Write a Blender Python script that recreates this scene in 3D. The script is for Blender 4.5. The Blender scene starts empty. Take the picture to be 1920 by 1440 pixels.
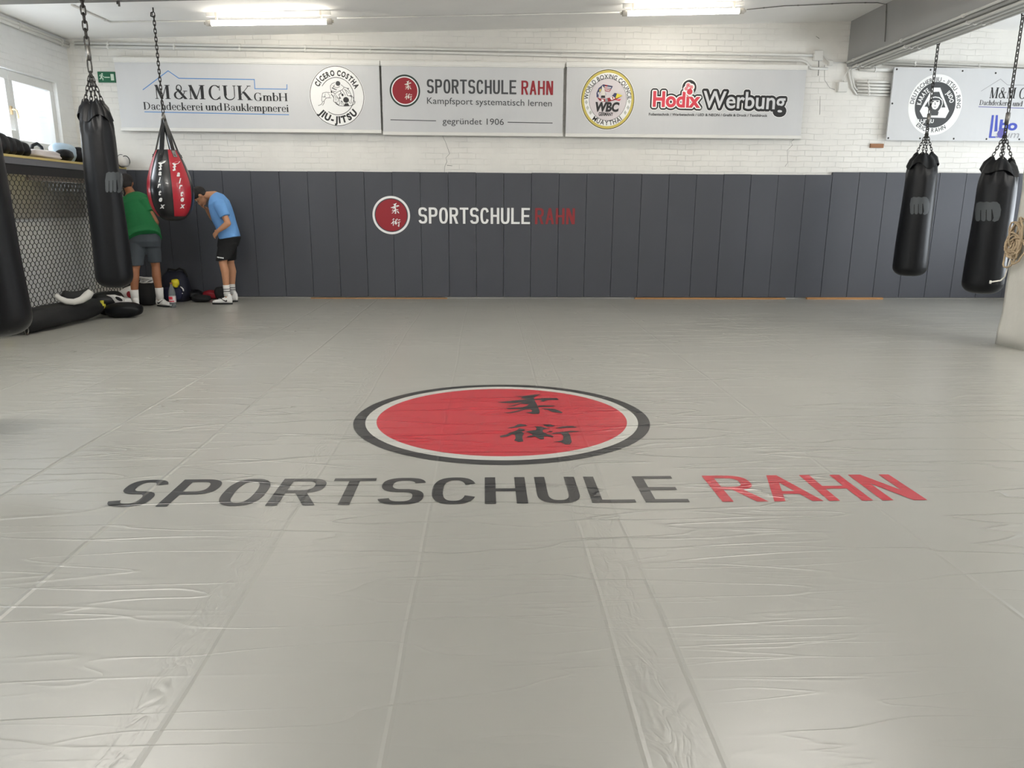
import bpy, math, random
from mathutils import Vector, Matrix
PI = math.pi
SC = bpy.context.scene
COL = SC.collection
random.seed(7)

# ------------------------------------------------------------------ camera
F, CX, CY, CAMH = 1391.0, 960.0, 720.0, 1.40
_ry = Vector((909 - CX, 391 - CY, F)).normalized()
_rd = Vector((926 - CX, 6590 - CY, F)).normalized()
_rd = (_rd - _ry * _rd.dot(_ry)).normalized()
_rz = -_rd
_rx = _ry.cross(_rz)
RM = Matrix((_rx, _ry, _rz))                 # lens axes (right, down, forward) -> room axes
camd = bpy.data.cameras.new('camera')
cam = bpy.data.objects.new('camera', camd)
COL.objects.link(cam)
camd.sensor_width = 36.0
camd.lens = F / 1920.0 * 36.0
camd.clip_start = 0.05
R4 = Matrix((RM.col[0], -RM.col[1], -RM.col[2])).transposed().to_4x4()
cam.matrix_world = Matrix.Translation((0, 0, CAMH)) @ R4
SC.camera = cam


def ray(px, py):
    return RM @ Vector((px - CX, py - CY, F))


def atY(px, py, Y):
    d = ray(px, py)
    return Vector((0, 0, CAMH)) + d * (Y / d[1])


def atX(px, py, X):
    d = ray(px, py)
    return Vector((0, 0, CAMH)) + d * (X / d[0])


def fl(px, py, z=0.0):
    d = ray(px, py)
    return Vector((0, 0, CAMH)) + d * ((z - CAMH) / d[2])


# ------------------------------------------------------------------ world, lights, exposure
W = bpy.data.worlds.new('sky')
SC.world = W
W.use_nodes = True
bgn = W.node_tree.nodes['Background']
bgn.inputs[0].default_value = (0.86, 0.93, 1.0, 1)
bgn.inputs[1].default_value = 1.6
vs = SC.view_settings
vs.view_transform = 'Standard'
vs.look = 'None'
vs.exposure = 0.23
vs.gamma = 1.0
vs.use_curve_mapping = False


def area(name, loc, direction, sx, sy, power, col):
    l = bpy.data.lights.new(name, 'AREA')
    l.shape = 'RECTANGLE'
    l.size, l.size_y = sx, sy
    l.energy = power
    l.color = col
    o = bpy.data.objects.new(name, l)
    COL.objects.link(o)
    o.location = loc
    o.rotation_euler = Vector(direction).to_track_quat('-Z', 'Z').to_euler()
    return o


def ceil_h(x):
    return 3.974 + 0.0345 * x if x < 5.7 else 4.171 - 0.042 * (x - 5.7)


DAY = (0.86, 0.93, 1.0)
WARM = (1.0, 0.965, 0.91)
# daylight through the other windows of the hall (left row, right side, entrance wall)
area('window_light', (-6.0, 6.6, 2.66), (1, 0, -0.1), 2.3, 0.9, 45, DAY)
area('window_light', (-6.0, 2.6, 2.66), (1, 0, -0.1), 2.3, 0.9, 60, DAY)
area('window_light', (-6.0, -1.8, 2.66), (1, 0, -0.25), 2.3, 0.9, 60, DAY)
area('window_light', (-6.32, 10.15, 2.64), (1, 0, 0.1), 2.62, 0.94, 38, DAY)
area('window_ceiling_fill', (-6.33, 10.15, 2.55), (1, 0, 0.9), 2.6, 0.7, 30, DAY)  # extra uplight added at this window to brighten the ceiling
area('window_light', (9.9, 9.2, 2.0), (-1, 0, 0.75), 3.4, 1.9, 200, DAY)
area('window_light', (9.9, 3.5, 2.0), (-1, 0, -0.1), 2.6, 1.9, 90, DAY)
area('window_light', (1.0, -5.9, 2.1), (0, 1, 0.08), 9.0, 2.4, 40, (1.0, 0.985, 0.96))
# unseen battens assumed along the hall, with added light upwards and towards the wall
for lx in (-3.0, 2.6, 7.8):
    lz = 3.24 if lx < 0 else 3.36
    area('unseen_fill_light', (lx, 5.2, lz), (0, 0, -1), 1.5, 0.12, 26, WARM)
    area('unseen_fill_light', (lx, 5.2, lz + 0.03), (0, 0, 1), 1.5, 0.12, 52, WARM)
    area('unseen_fill_light', (lx, 5.26, lz), (0, 1, 0), 1.5, 0.12, 36, WARM)
    area('unseen_fill_light', (lx, 0.0, lz + 0.03), (0, 0, 1), 1.5, 0.12, 44, WARM)
# lights added out of view behind the front beam to brighten the last bay
for lx in (-3.6, 0.2, 3.6):
    area('unseen_fill_light', (lx, 8.12, ceil_h(lx) - 0.30), (0, 0.55, 1), 1.5, 0.10, 13, WARM)


# ------------------------------------------------------------------ materials
def lin(c):
    out = []
    for v in c:
        v = v / 255.0
        out.append(v / 12.92 if v <= 0.04045 else ((v + 0.055) / 1.055) ** 2.4)
    return tuple(out) + (1.0,)


MATS = {}


def mat(name, c, rough=0.6, metal=0.0, spec=0.5, noise=0.0, nscale=8.0, bump=0.0, bscale=30.0, bdist=0.004, stretch=None, coat=0.0):
    if name in MATS:
        return MATS[name]
    m = bpy.data.materials.new(name)
    m.use_nodes = True
    nt = m.node_tree
    b = nt.nodes['Principled BSDF']
    b.inputs['Base Color'].default_value = lin(c)
    b.inputs['Roughness'].default_value = rough
    b.inputs['Metallic'].default_value = metal
    b.inputs['Specular IOR Level'].default_value = spec
    b.inputs['Coat Weight'].default_value = coat
    tc = nt.nodes.new('ShaderNodeTexCoord')
    src = tc.outputs['Object']
    if stretch:
        mp = nt.nodes.new('ShaderNodeMapping')
        mp.inputs['Scale'].default_value = stretch
        nt.links.new(src, mp.inputs[0])
        src = mp.outputs[0]
    n = nt.nodes.new('ShaderNodeTexNoise')
    n.inputs['Scale'].default_value = nscale
    n.inputs['Detail'].default_value = 4
    nt.links.new(src, n.inputs['Vector'])
    mx = nt.nodes.new('ShaderNodeMix')
    mx.data_type = 'RGBA'
    l = lin(c)
    k = max(noise, 0.03)
    mx.inputs[6].default_value = tuple(v * (1 - k) for v in l[:3]) + (1,)
    mx.inputs[7].default_value = tuple(min(1, v * (1 + k)) for v in l[:3]) + (1,)
    nt.links.new(n.outputs[0], mx.inputs[0])
    nt.links.new(mx.outputs[2], b.inputs['Base Color'])
    if bump:
        n2 = nt.nodes.new('ShaderNodeTexNoise')
        n2.inputs['Scale'].default_value = bscale
        n2.inputs['Detail'].default_value = 5
        nt.links.new(src, n2.inputs['Vector'])
        bp = nt.nodes.new('ShaderNodeBump')
        bp.inputs['Strength'].default_value = bump
        bp.inputs['Distance'].default_value = bdist
        nt.links.new(n2.outputs[0], bp.inputs['Height'])
        nt.links.new(bp.outputs[0], b.inputs['Normal'])
    MATS[name] = m
    return m


def emit(name, c, s):
    m = bpy.data.materials.new(name)
    m.use_nodes = True
    b = m.node_tree.nodes['Principled BSDF']
    b.inputs['Base Color'].default_value = lin(c)
    b.inputs['Emission Color'].default_value = lin(c)
    b.inputs['Emission Strength'].default_value = s
    return m


class NT:
    """small node helper"""
    def __init__(s, m):
        s.nt = m.node_tree

    def new(s, t, **kw):
        n = s.nt.nodes.new(t)
        for k, v in kw.items():
            setattr(n, k, v)
        return n

    def link(s, a, b):
        s.nt.links.new(a, b)

    def math(s, op, a, b=None, c=None, clamp=False):
        n = s.nt.nodes.new('ShaderNodeMath')
        n.operation = op
        n.use_clamp = clamp
        for i, v in enumerate((a, b, c)):
            if v is None:
                continue
            if isinstance(v, (int, float)):
                n.inputs[i].default_value = v
            else:
                s.nt.links.new(v, n.inputs[i])
        return n.outputs[0]

    def noise(s, vec, scale, detail=3, rough=0.5, dist=0.0):
        n = s.nt.nodes.new('ShaderNodeTexNoise')
        n.inputs['Scale'].default_value = scale
        n.inputs['Detail'].default_value = detail
        n.inputs['Roughness'].default_value = rough
        n.inputs['Distortion'].default_value = dist
        s.nt.links.new(vec, n.inputs['Vector'])
        return n.outputs[0]

    def scaled(s, vec, sc, loc=(0, 0, 0), rot=(0, 0, 0)):
        n = s.nt.nodes.new('ShaderNodeMapping')
        n.inputs['Scale'].default_value = sc
        n.inputs['Location'].default_value = loc
        n.inputs['Rotation'].default_value = rot
        s.nt.links.new(vec, n.inputs[0])
        return n.outputs[0]


SEAMS = []          # (x position, kind) of the welded strips of the tarpaulin


def tarp_mat(name, c, rough=0.355):
    """PVC tarpaulin over judo mats: welded seams every strip, long creases, crumpled spots"""
    m = bpy.data.materials.new(name)
    m.use_nodes = True
    h = NT(m)
    b = m.node_tree.nodes['Principled BSDF']
    g = h.new('ShaderNodeNewGeometry')
    pos = g.outputs['Position']
    sep = h.new('ShaderNodeSeparateXYZ')
    h.link(pos, sep.inputs[0])
    X, Y = sep.outputs[0], sep.outputs[1]
    # base colour with faint dirt
    n0 = h.noise(pos, 0.9, 5, 0.6)
    mx = h.new('ShaderNodeMix', data_type='RGBA')
    l = lin(c)
    mx.inputs[6].default_value = tuple(v * 0.93 for v in l[:3]) + (1,)
    mx.inputs[7].default_value = tuple(min(1, v * 1.06) for v in l[:3]) + (1,)
    h.link(n0, mx.inputs[0])
    h.link(mx.outputs[2], b.inputs['Base Color'])

    def creases(vec, scale, width, mscale, lo, hi, seed):
        a = h.noise(vec, scale, 2, 0.45, 0.25)
        d = h.math('ABSOLUTE', h.math('SUBTRACT', a, 0.5))
        r = h.math('SUBTRACT', 1.0, h.math('DIVIDE', d, width), clamp=True)
        r = h.math('MULTIPLY', r, r)
        mk = h.noise(h.scaled(pos, (1, 1, 1), loc=(seed, seed * 1.7, 0)), mscale, 2)
        n = h.new('ShaderNodeMapRange')
        n.inputs[1].default_value = lo
        n.inputs[2].default_value = hi
        h.link(mk, n.inputs[0])
        return h.math('MULTIPLY', r, n.outputs[0])
    c1 = creases(h.scaled(pos, (0.42, 2.6, 1)), 1.6, 0.020, 0.55, 0.44, 0.62, 3.1)
    c2 = creases(h.scaled(pos, (0.22, 1.9, 1), loc=(5, 9, 0), rot=(0, 0, 0.1)), 1.5, 0.012, 0.4, 0.36, 0.6, 8.7)
    # seams along Y
    seam = None
    warp = h.math('MULTIPLY', h.math('SUBTRACT', h.noise(pos, 0.8, 2), 0.5), 0.05)
    for xs, wid, amp in SEAMS:
        d = h.math('ABSOLUTE', h.math('SUBTRACT', h.math('ADD', X, warp), xs))
        r = h.math('MULTIPLY', h.math('SUBTRACT', 1.0, h.math('DIVIDE', d, wid), clamp=True), amp * 0.42)
        seam = r if seam is None else h.math('MAXIMUM', seam, r)
    # crumpled bands where two sheets overlap
    band = None
    for xs, wid in ((0.50, 0.11), (-0.98, 0.08)):
        d = h.math('ABSOLUTE', h.math('SUBTRACT', h.math('ADD', X, h.math('MULTIPLY', warp, 2.0)), xs))
        r = h.math('SUBTRACT', 1.0, h.math('DIVIDE', d, wid), clamp=True)
        band = r if band is None else h.math('MAXIMUM', band, r)
    cr = h.noise(h.scaled(pos, (2.2, 0.9, 1)), 7.0, 2, 0.5, 1.2)
    cr = h.math('ABSOLUTE', h.math('SUBTRACT', cr, 0.5))
    cr = h.math('MULTIPLY', cr, h.math('MULTIPLY', band, 2.2))
    soft = h.math('MULTIPLY', h.noise(h.scaled(pos, (0.6, 1.6, 1)), 1.8, 2, 0.4), 0.40)
    c4 = creases(h.scaled(pos, (0.55, 5.2, 1), loc=(1, 2, 0)), 1.7, 0.030, 0.8, 0.46, 0.60, 21.0)
    tot = h.math('ADD', h.math('MULTIPLY', c1, 1.25), h.math('MULTIPLY', c2, 1.0))
    tot = h.math('ADD', tot, h.math('MULTIPLY', c4, 0.42))
    # the sheet is pulled tight near the entrance and lies looser towards the wall
    ten = h.new('ShaderNodeMapRange')
    ten.interpolation_type = 'SMOOTHSTEP'
    ten.inputs[1].default_value = 2.2
    ten.inputs[2].default_value = 5.0
    ten.inputs[3].default_value = 0.14
    ten.inputs[4].default_value = 1.0
    h.link(Y, ten.inputs[0])
    tot = h.math('MULTIPLY', tot, ten.outputs[0])
    if seam is not None:
        tot = h.math('ADD', tot, seam)
    tot = h.math('ADD', tot, h.math('MULTIPLY', cr, 0.45))
    tot = h.math('ADD', tot, soft)
    bp = h.new('ShaderNodeBump')
    bp.inputs['Strength'].default_value = 0.75
    bp.inputs['Distance'].default_value = 0.0105
    h.link(tot, bp.inputs['Height'])
    h.link(bp.outputs[0], b.inputs['Normal'])
    rr = h.math('ADD', rough - 0.06, h.math('MULTIPLY', h.noise(pos, 1.3, 3, 0.5), 0.05))
    h.link(rr, b.inputs['Roughness'])
    b.inputs['IOR'].default_value = 1.75
    return m


def brick_mat(name, c, axis='x'):
    m = bpy.data.materials.new(name)
    m.use_nodes = True
    h = NT(m)
    b = m.node_tree.nodes['Principled BSDF']
    g = h.new('ShaderNodeNewGeometry')
    sep = h.new('ShaderNodeSeparateXYZ')
    h.link(g.outputs['Position'], sep.inputs[0])
    cmb = h.new('ShaderNodeCombineXYZ')
    h.link(sep.outputs[0 if axis == 'x' else 1], cmb.inputs[0])
    h.link(sep.outputs[2], cmb.inputs[1])
    wv = h.noise(g.outputs['Position'], 3.0, 2)
    add = h.new('ShaderNodeVectorMath', operation='ADD')
    sc = h.new('ShaderNodeVectorMath', operation='SCALE')
    nn = h.new('ShaderNodeTexNoise')
    nn.inputs['Scale'].default_value = 4.0
    h.link(g.outputs['Position'], nn.inputs['Vector'])
    h.link(nn.outputs[1], sc.inputs[0])
    sc.inputs['Scale'].default_value = 0.038
    h.link(cmb.outputs[0], add.inputs[0])
    h.link(sc.outputs[0], add.inputs[1])
    br = h.new('ShaderNodeTexBrick')
    h.link(add.outputs[0], br.inputs['Vector'])
    br.inputs['Scale'].default_value = 1.0
    br.inputs['Brick Width'].default_value = 0.25
    br.inputs['Row Height'].default_value = 0.083
    br.inputs['Mortar Size'].default_value = 0.006
    br.inputs['Mortar Smooth'].default_value = 0.6
    br.inputs['Color1'].default_value = (1, 1, 1, 1)
    br.inputs['Color2'].default_value = (0.86, 0.86, 0.86, 1)
    br.inputs['Mortar'].default_value = (0.2, 0.2, 0.2, 1)
    # thick paint hides the joints in patches
    pm = h.new('ShaderNodeMapRange')
    pm.inputs[1].default_value = 0.38
    pm.inputs[2].default_value = 0.62
    h.link(h.noise(g.outputs['Position'], 1.4, 3, 0.6), pm.inputs[0])
    joint = h.math('MULTIPLY', br.outputs['Fac'], h.math('ADD', h.math('MULTIPLY', pm.outputs[0], 0.95), 0.04))
    mx = h.new('ShaderNodeMix', data_type='RGBA')
    l = lin(c)
    mx.inputs[6].default_value = l
    mx.inputs[7].default_value = tuple(v * 0.78 for v in l[:3]) + (1,)
    h.link(h.math('MULTIPLY', joint, 0.36), mx.inputs[0])
    mx2 = h.new('ShaderNodeMix', data_type='RGBA', blend_type='MULTIPLY')
    mx2.inputs[0].default_value = 1.0
    h.link(mx.outputs[2], mx2.inputs[6])
    cr = h.new('ShaderNodeMix', data_type='RGBA')
    cr.inputs[6].default_value = (0.80, 0.80, 0.80, 1)
    cr.inputs[7].default_value = (1, 1, 1, 1)
    h.link(h.noise(g.outputs['Position'], 2.4, 5, 0.65), cr.inputs[0])
    h.link(cr.outputs[2], mx2.inputs[7])
    h.link(mx2.outputs[2], b.inputs['Base Color'])
    hh = h.math('ADD', h.math('MULTIPLY', joint, -1.0), h.math('MULTIPLY', h.noise(g.outputs['Position'], 22, 4, 0.6), 0.35))
    hh = h.math('ADD', hh, h.math('MULTIPLY', wv, 0.6))
    bp = h.new('ShaderNodeBump')
    bp.inputs['Strength'].default_value = 0.7
    bp.inputs['Distance'].default_value = 0.006
    h.link(hh, bp.inputs['Height'])
    h.link(bp.outputs[0], b.inputs['Normal'])
    b.inputs['Roughness'].default_value = 0.55
    return m


# ------------------------------------------------------------------ mesh builder
class MB:
    def __init__(s):
        s.v, s.f = [], []

    def add(s, vs_, fs):
        n = len(s.v)
        s.v += [tuple(p) for p in vs_]
        s.f += [tuple(i + n for i in f) for f in fs]
        return s

    def box(s, a, b):
        x0, y0, z0 = [min(p, q) for p, q in zip(a, b)]
        x1, y1, z1 = [max(p, q) for p, q in zip(a, b)]
        return s.add([(x0, y0, z0), (x1, y0, z0), (x1, y1, z0), (x0, y1, z0), (x0, y0, z1), (x1, y0, z1), (x1, y1, z1), (x0, y1, z1)],
                     [(0, 3, 2, 1), (4, 5, 6, 7), (0, 1, 5, 4), (1, 2, 6, 5), (2, 3, 7, 6), (3, 0, 4, 7)])

    def obox(s, c, ax, ay, az):
        c, ax, ay, az = Vector(c), Vector(ax), Vector(ay), Vector(az)
        P = [c + ax * i + ay * j + az * k for k in (-1, 1) for i, j in ((-1, -1), (1, -1), (1, 1), (-1, 1))]
        return s.add(P, [(0, 3, 2, 1), (4, 5, 6, 7), (0, 1, 5, 4), (1, 2, 6, 5), (2, 3, 7, 6), (3, 0, 4, 7)])

    def loft(s, rings, cap0=True, cap1=True, closed=True):
        n = len(rings[0])
        vs_ = [p for r in rings for p in r]
        fs = []
        for i in range(len(rings) - 1):
            for j in range(n if closed else n - 1):
                k = (j + 1) % n
                fs.append((i * n + j, i * n + k, (i + 1) * n + k, (i + 1) * n + j))
        if cap0:
            fs.append(tuple(reversed(range(n))))
        if cap1:
            fs.append(tuple((len(rings) - 1) * n + j for j in range(n)))
        return s.add(vs_, fs)

    def tube(s, pts, r, n=8, closed=False, flat=1.0):
        pts = [Vector(p) for p in pts]
        rad = r if isinstance(r, (list, tuple)) else [r] * len(pts)
        rings = []
        up = None
        N = len(pts)
        for i, p in enumerate(pts):
            a = pts[(i - 1) % N] if (closed or i > 0) else pts[0]
            b = pts[(i + 1) % N] if (closed or i < N - 1) else pts[-1]
            t = (b - a)
            if t.length < 1e-9:
                t = Vector((0, 0, 1))
            t.normalize()
            if up is None:
                up = Vector((0, 0, 1)) if abs(t.z) < 0.9 else Vector((1, 0, 0))
            u = (up - t * up.dot(t))
            if u.length < 1e-6:
                u = t.orthogonal()
            u.normalize()
            up = u
            w = t.cross(u)
            rings.append([p + (u * math.cos(2 * PI * k / n) * flat + w * math.sin(2 * PI * k / n)) * rad[i] for k in range(n)])
        if closed:
            rings.append(rings[0])
            return s.loft(rings, False, False)
        return s.loft(rings)

    def ell(s, c, r, nu=16, nv=10, rot=None, pw=1.0):
        c = Vector(c)
        if isinstance(r, (int, float)):
            r = (r, r, r)
        rot = rot or Matrix.Identity(3)

        def sp(v):
            return math.copysign(abs(v) ** pw, v)
        vs_, fs = [], []
        for i in range(1, nv):
            ph = PI * i / nv
            for j in range(nu):
                th = 2 * PI * j / nu
                q = Vector((r[0] * sp(math.sin(ph)) * sp(math.cos(th)), r[1] * sp(math.sin(ph)) * sp(math.sin(th)), r[2] * sp(math.cos(ph))))
                vs_.append(c + rot @ q)
        top, bot = len(vs_), len(vs_) + 1
        vs_ += [c + rot @ Vector((0, 0, r[2])), c - rot @ Vector((0, 0, r[2]))]
        for i in range(nv - 2):
            for j in range(nu):
                k = (j + 1) % nu
                fs.append((i * nu + j, (i + 1) * nu + j, (i + 1) * nu + k, i * nu + k))
        for j in range(nu):
            k = (j + 1) % nu
            fs.append((top, j, k))
            fs.append((bot, (nv - 2) * nu + k, (nv - 2) * nu + j))
        return s.add(vs_, fs)

    def cap(s, a, b, ra, rb, n=14):
        """tapered capsule"""
        a, b = Vector(a), Vector(b)
        t = (b - a)
        L = t.length
        t = t.normalized() if L > 1e-9 else Vector((0, 0, 1))
        u = t.orthogonal().normalized()
        w = t.cross(u)
        rings = []
        for k in range(5):
            ph = PI / 2 * (k + 0.35) / 4.35
            rings.append((a - t * ra * math.cos(ph), ra * math.sin(ph)))
        for k in range(5):
            ph = PI / 2 * (4 - k + 0.35) / 4.35
            rings.append((b + t * rb * math.cos(ph), rb * math.sin(ph)))
        return s.loft([[c + (u * math.cos(2 * PI * j / n) + w * math.sin(2 * PI * j / n)) * r for j in range(n)] for c, r in rings])

    def eloft(s, secs, n=20, pw=1.0):
        """secs: (centre, u half-axis vector, v half-axis vector)"""
        def sp(v):
            return math.copysign(abs(v) ** pw, v)
        return s.loft([[Vector(c) + Vector(u) * sp(math.cos(2 * PI * j / n)) + Vector(v) * sp(math.sin(2 * PI * j / n)) for j in range(n)] for c, u, v in secs])

    def merge(s, o):
        return s.add(o.v, o.f)


ORG = {}


def new_mesh(name, mb, m, loc=(0, 0, 0), smooth=False, bevel=0.0, seg=2):
    me = bpy.data.meshes.new(name)
    lx, ly, lz = loc
    me.from_pydata([(p[0] - lx, p[1] - ly, p[2] - lz) for p in mb.v], [], mb.f)
    me.update()
    if m is not None:
        me.materials.append(m)
    if smooth:
        me.polygons.foreach_set('use_smooth', [True] * len(me.polygons))
    o = bpy.data.objects.new(name, me)
    COL.objects.link(o)
    if bevel:
        bm = o.modifiers.new('bevel', 'BEVEL')
        bm.width = bevel
        bm.segments = seg
        bm.limit_method = 'ANGLE'
        bm.harden_normals = False
    return o


def tag(o, label=None, cat=None, group=None, kind=None):
    if label:
        o['label'] = label
    if cat:
        o['category'] = cat
    if group:
        o['group'] = group
    if kind:
        o['kind'] = kind
    return o


def empty(name, loc, label=None, cat=None, group=None, kind=None):
    o = bpy.data.objects.new(name, None)
    COL.objects.link(o)
    o.location = loc
    o.empty_display_size = 0.1
    ORG[o.name] = tuple(loc)
    return tag(o, label, cat, group, kind)


def part(name, mb, m, parent, label=None, smooth=False, bevel=0.0, seg=2, kind=None):
    org = ORG[parent.name]
    o = new_mesh(name, mb, m, org, smooth, bevel, seg)
    o.parent = parent
    ORG[o.name] = org
    return tag(o, label, None, None, kind)


def solo(name, mb, m, loc, label, cat, group=None, smooth=False, bevel=0.0, seg=2, kind=None):
    o = new_mesh(name, mb, m, loc, smooth, bevel, seg)
    o.location = loc
    ORG[o.name] = tuple(loc)
    return tag(o, label, cat, group, kind)


def struct(name, mb, m, bevel=0.0, smooth=False):
    o = new_mesh(name, mb, m, (0, 0, 0), smooth, bevel)
    ORG[o.name] = (0, 0, 0)
    o['kind'] = 'structure'
    return o


def fused(name, mb, m, loc, voxel=0.008, it=4, fac=0.5):
    """one continuous skin over the overlapping volumes in mb"""
    me = bpy.data.meshes.new(name)
    lx, ly, lz = loc
    me.from_pydata([(p[0] - lx, p[1] - ly, p[2] - lz) for p in mb.v], [], mb.f)
    o = bpy.data.objects.new(name, me)
    COL.objects.link(o)
    r = o.modifiers.new('r', 'REMESH')
    r.mode = 'VOXEL'
    r.voxel_size = voxel
    r.use_smooth_shade = True
    sm = o.modifiers.new('s', 'SMOOTH')
    sm.iterations = it
    sm.factor = fac
    dg = bpy.context.evaluated_depsgraph_get()
    me2 = bpy.data.meshes.new_from_object(o.evaluated_get(dg))
    o.modifiers.clear()
    o.data = me2
    me2.name = name
    me2.materials.clear()
    me2.materials.append(m)
    me2.polygons.foreach_set('use_smooth', [True] * len(me2.polygons))
    ORG[o.name] = tuple(loc)
    return o


def fpart(name, mb, m, parent, voxel=0.008, it=4, label=None):
    o = fused(name, mb, m, ORG[parent.name], voxel, it)
    o.parent = parent
    return tag(o, label)


# ------------------------------------------------------------------ flat print: shapes in a (u, v) plane
class Ink:
    """flat printed shapes gathered per colour; fn(u, v, layer) places them on the real surface"""
    def __init__(s, fn, sg=1):
        s.fn = fn
        s.m = {}
        s.sg = sg

    def poly(s, pts, col, layer=1):
        s.faces(list(pts), [tuple(range(len(pts)))], col, layer)

    def faces(s, pts, fs, col, layer=1):
        # every stroke sits a hair above the previous one, all facing outwards
        s.n = (getattr(s, 'n', 0) + 1) % 14
        layer = layer + 0.045 * s.n
        out = []
        for f in fs:
            ar = sum(pts[f[i]][0] * pts[f[(i + 1) % len(f)]][1] - pts[f[(i + 1) % len(f)]][0] * pts[f[i]][1] for i in range(len(f)))
            out.append(tuple(f) if ar * s.sg >= 0 else tuple(reversed(f)))
        s.m.setdefault(col, MB()).add([s.fn(u, v, layer) for u, v in pts], out)

    def strip(s, A, B, col, layer=1, closed=False):
        n = len(A)
        fs = [(i, (i + 1) % n, n + (i + 1) % n, n + i) for i in range(n if closed else n - 1)]
        s.faces(list(A) + list(B), fs, col, layer)

    def ring(s, c, r0, r1, col, layer=1, a0=0, a1=360, n=72, asp=1.0):
        A, B = [], []
        full = abs(a1 - a0) >= 360
        for i in range(n if full else n + 1):
            t = math.radians(a0 + (a1 - a0) * i / n)
            A.append((c[0] + r0 * math.cos(t), c[1] + r0 * asp * math.sin(t)))
            B.append((c[0] + r1 * math.cos(t), c[1] + r1 * asp * math.sin(t)))
        s.strip(A, B, col, layer, full)

    def disc(s, c, r, col, layer=1, n=64, asp=1.0):
        s.poly([(c[0] + r * math.cos(2 * PI * i / n), c[1] + r * asp * math.sin(2 * PI * i / n)) for i in range(n)], col, layer)

    def stroke(s, pts, w, col, layer=1, closed=False):
        P = [Vector((p[0], p[1])) for p in pts]
        n = len(P)
        A, B = [], []
        for i, p in enumerate(P):
            a = P[(i - 1) % n] if (i > 0 or closed) else p
            b = P[(i + 1) % n] if (i < n - 1 or closed) else p
            d1 = (p - a).normalized() if (p - a).length > 0 else (b - p).normalized()
            d2 = (b - p).normalized() if (b - p).length > 0 else d1
            t = (d1 + d2)
            t = t.normalized() if t.length > 1e-6 else d1
            nn = Vector((-t.y, t.x))
            k = 1.0 / max(0.45, nn.dot(Vector((-d1.y, d1.x))))
            ww = (w[i] if isinstance(w, (list, tuple)) else w) / 2
            A.append(p + nn * ww * k)
            B.append(p - nn * ww * k)
        s.strip([tuple(q) for q in A], [tuple(q) for q in B], col, layer, closed)

    def build(s, parent, names, mats, labels=None):
        out = []
        for col, mb in s.m.items():
            out.append(part(names.get(col, 'print'), mb, mats[col], parent, (labels or {}).get(col)))
        return out


def commit(ink, root, name, first, label=None, rename=None):
    """one printed device: its main colour is the part, the other colours are sub-parts"""
    p = part(name, ink.m[first], INK[first], root, label)
    for col, mb in ink.m.items():
        if col != first:
            part((rename or NAM).get(col, NAM[col]), mb, INK[col], p)
    return p


GL = {}


def glyphs(txt, bold=0.0, italic=0.0, spacing=1.0):
    """outline triangles of a word in the built-in sans face, normalised so that the capital height is 1"""
    key = (txt, bold, italic, spacing)
    if key in GL:
        return GL[key]

    def raw(t, b, sh, spc):
        c = bpy.data.curves.new('t', 'FONT')
        c.body = t
        c.offset = b
        c.shear = sh
        c.space_character = spc
        c.resolution_u = 4
        o = bpy.data.objects.new('t', c)
        me = o.to_mesh()
        P = [(v.co.x, v.co.y) for v in me.vertices]
        Fs = [tuple(p.vertices) for p in me.polygons]
        o.to_mesh_clear()
        bpy.data.objects.remove(o)
        bpy.data.curves.remove(c)
        return P, Fs
    if 'cap' not in GL:
        P, _ = raw('H', 0, 0, 1)
        GL['cap'] = max(p[1] for p in P)
    P, Fs = raw(txt, bold, italic, spacing)
    k = 1.0 / GL['cap']
    P = [(x * k, y * k) for x, y in P]
    GL[key] = (P, Fs)
    return GL[key]


def text(ink, txt, x0, x1, y, h, col, layer=1, bold=0.0, italic=0.0, spacing=1.0, grow=0.0, slope=0.0):
    """text between x0 and x1 on baseline y with capital height h; grow > 0 thickens the outline by that many metres"""
    P, Fs = glyphs(txt, bold, italic, spacing)
    a, b = min(p[0] for p in P), max(p[0] for p in P)
    k = (x1 - x0) / (b - a)
    Q = [(x0 + (p[0] - a) * k, y + p[1] * h + slope * (p[0] - a) * k) for p in P]
    if grow:
        for i in range(14):
            dx, dy = grow * math.cos(2 * PI * i / 14), grow * math.sin(2 * PI * i / 14)
            ink.faces([(u + dx, v + dy) for u, v in Q], Fs, col, layer)
    ink.faces(Q, Fs, col, layer)


def arc_text(ink, txt, c, r, a0, a1, h, col, layer=1, bold=0.0, inside=False, wide=1.0):
    """letters around a circle from angle a0 to a1 (degrees, clockwise on top, counter-clockwise when inside)"""
    ws = []
    for ch in txt:
        if ch == ' ':
            ws.append(0.32)
        else:
            P, _ = glyphs(ch, bold)
            ws.append(max(p[0] for p in P) - min(p[0] for p in P))
    gap = 0.16
    tot = sum(ws) + gap * (len(ws) - 1)
    arc = math.radians(abs(a1 - a0)) * (r + (h / 2 if not inside else h / 2))
    k = arc / tot
    pos = 0.0
    for ch, w in zip(txt, ws):
        t = (pos + w / 2) / tot
        pos += w + gap
        if ch == ' ':
            continue
        ang = math.radians(a0 + (a1 - a0) * t)
        P, Fs = glyphs(ch, bold)
        m0 = min(p[0] for p in P)
        out = Vector((math.cos(ang), math.sin(ang)))
        if inside:
            up = -out
            base = Vector(c) + out * (r + h)
        else:
            up = out
            base = Vector(c) + out * r
        rt = Vector((up.y, -up.x))
        ink.faces([tuple(base + rt * ((p[0] - m0 - w / 2) * k * wide) + up * (p[1] * h)) for p in P], Fs, col, layer)


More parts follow.
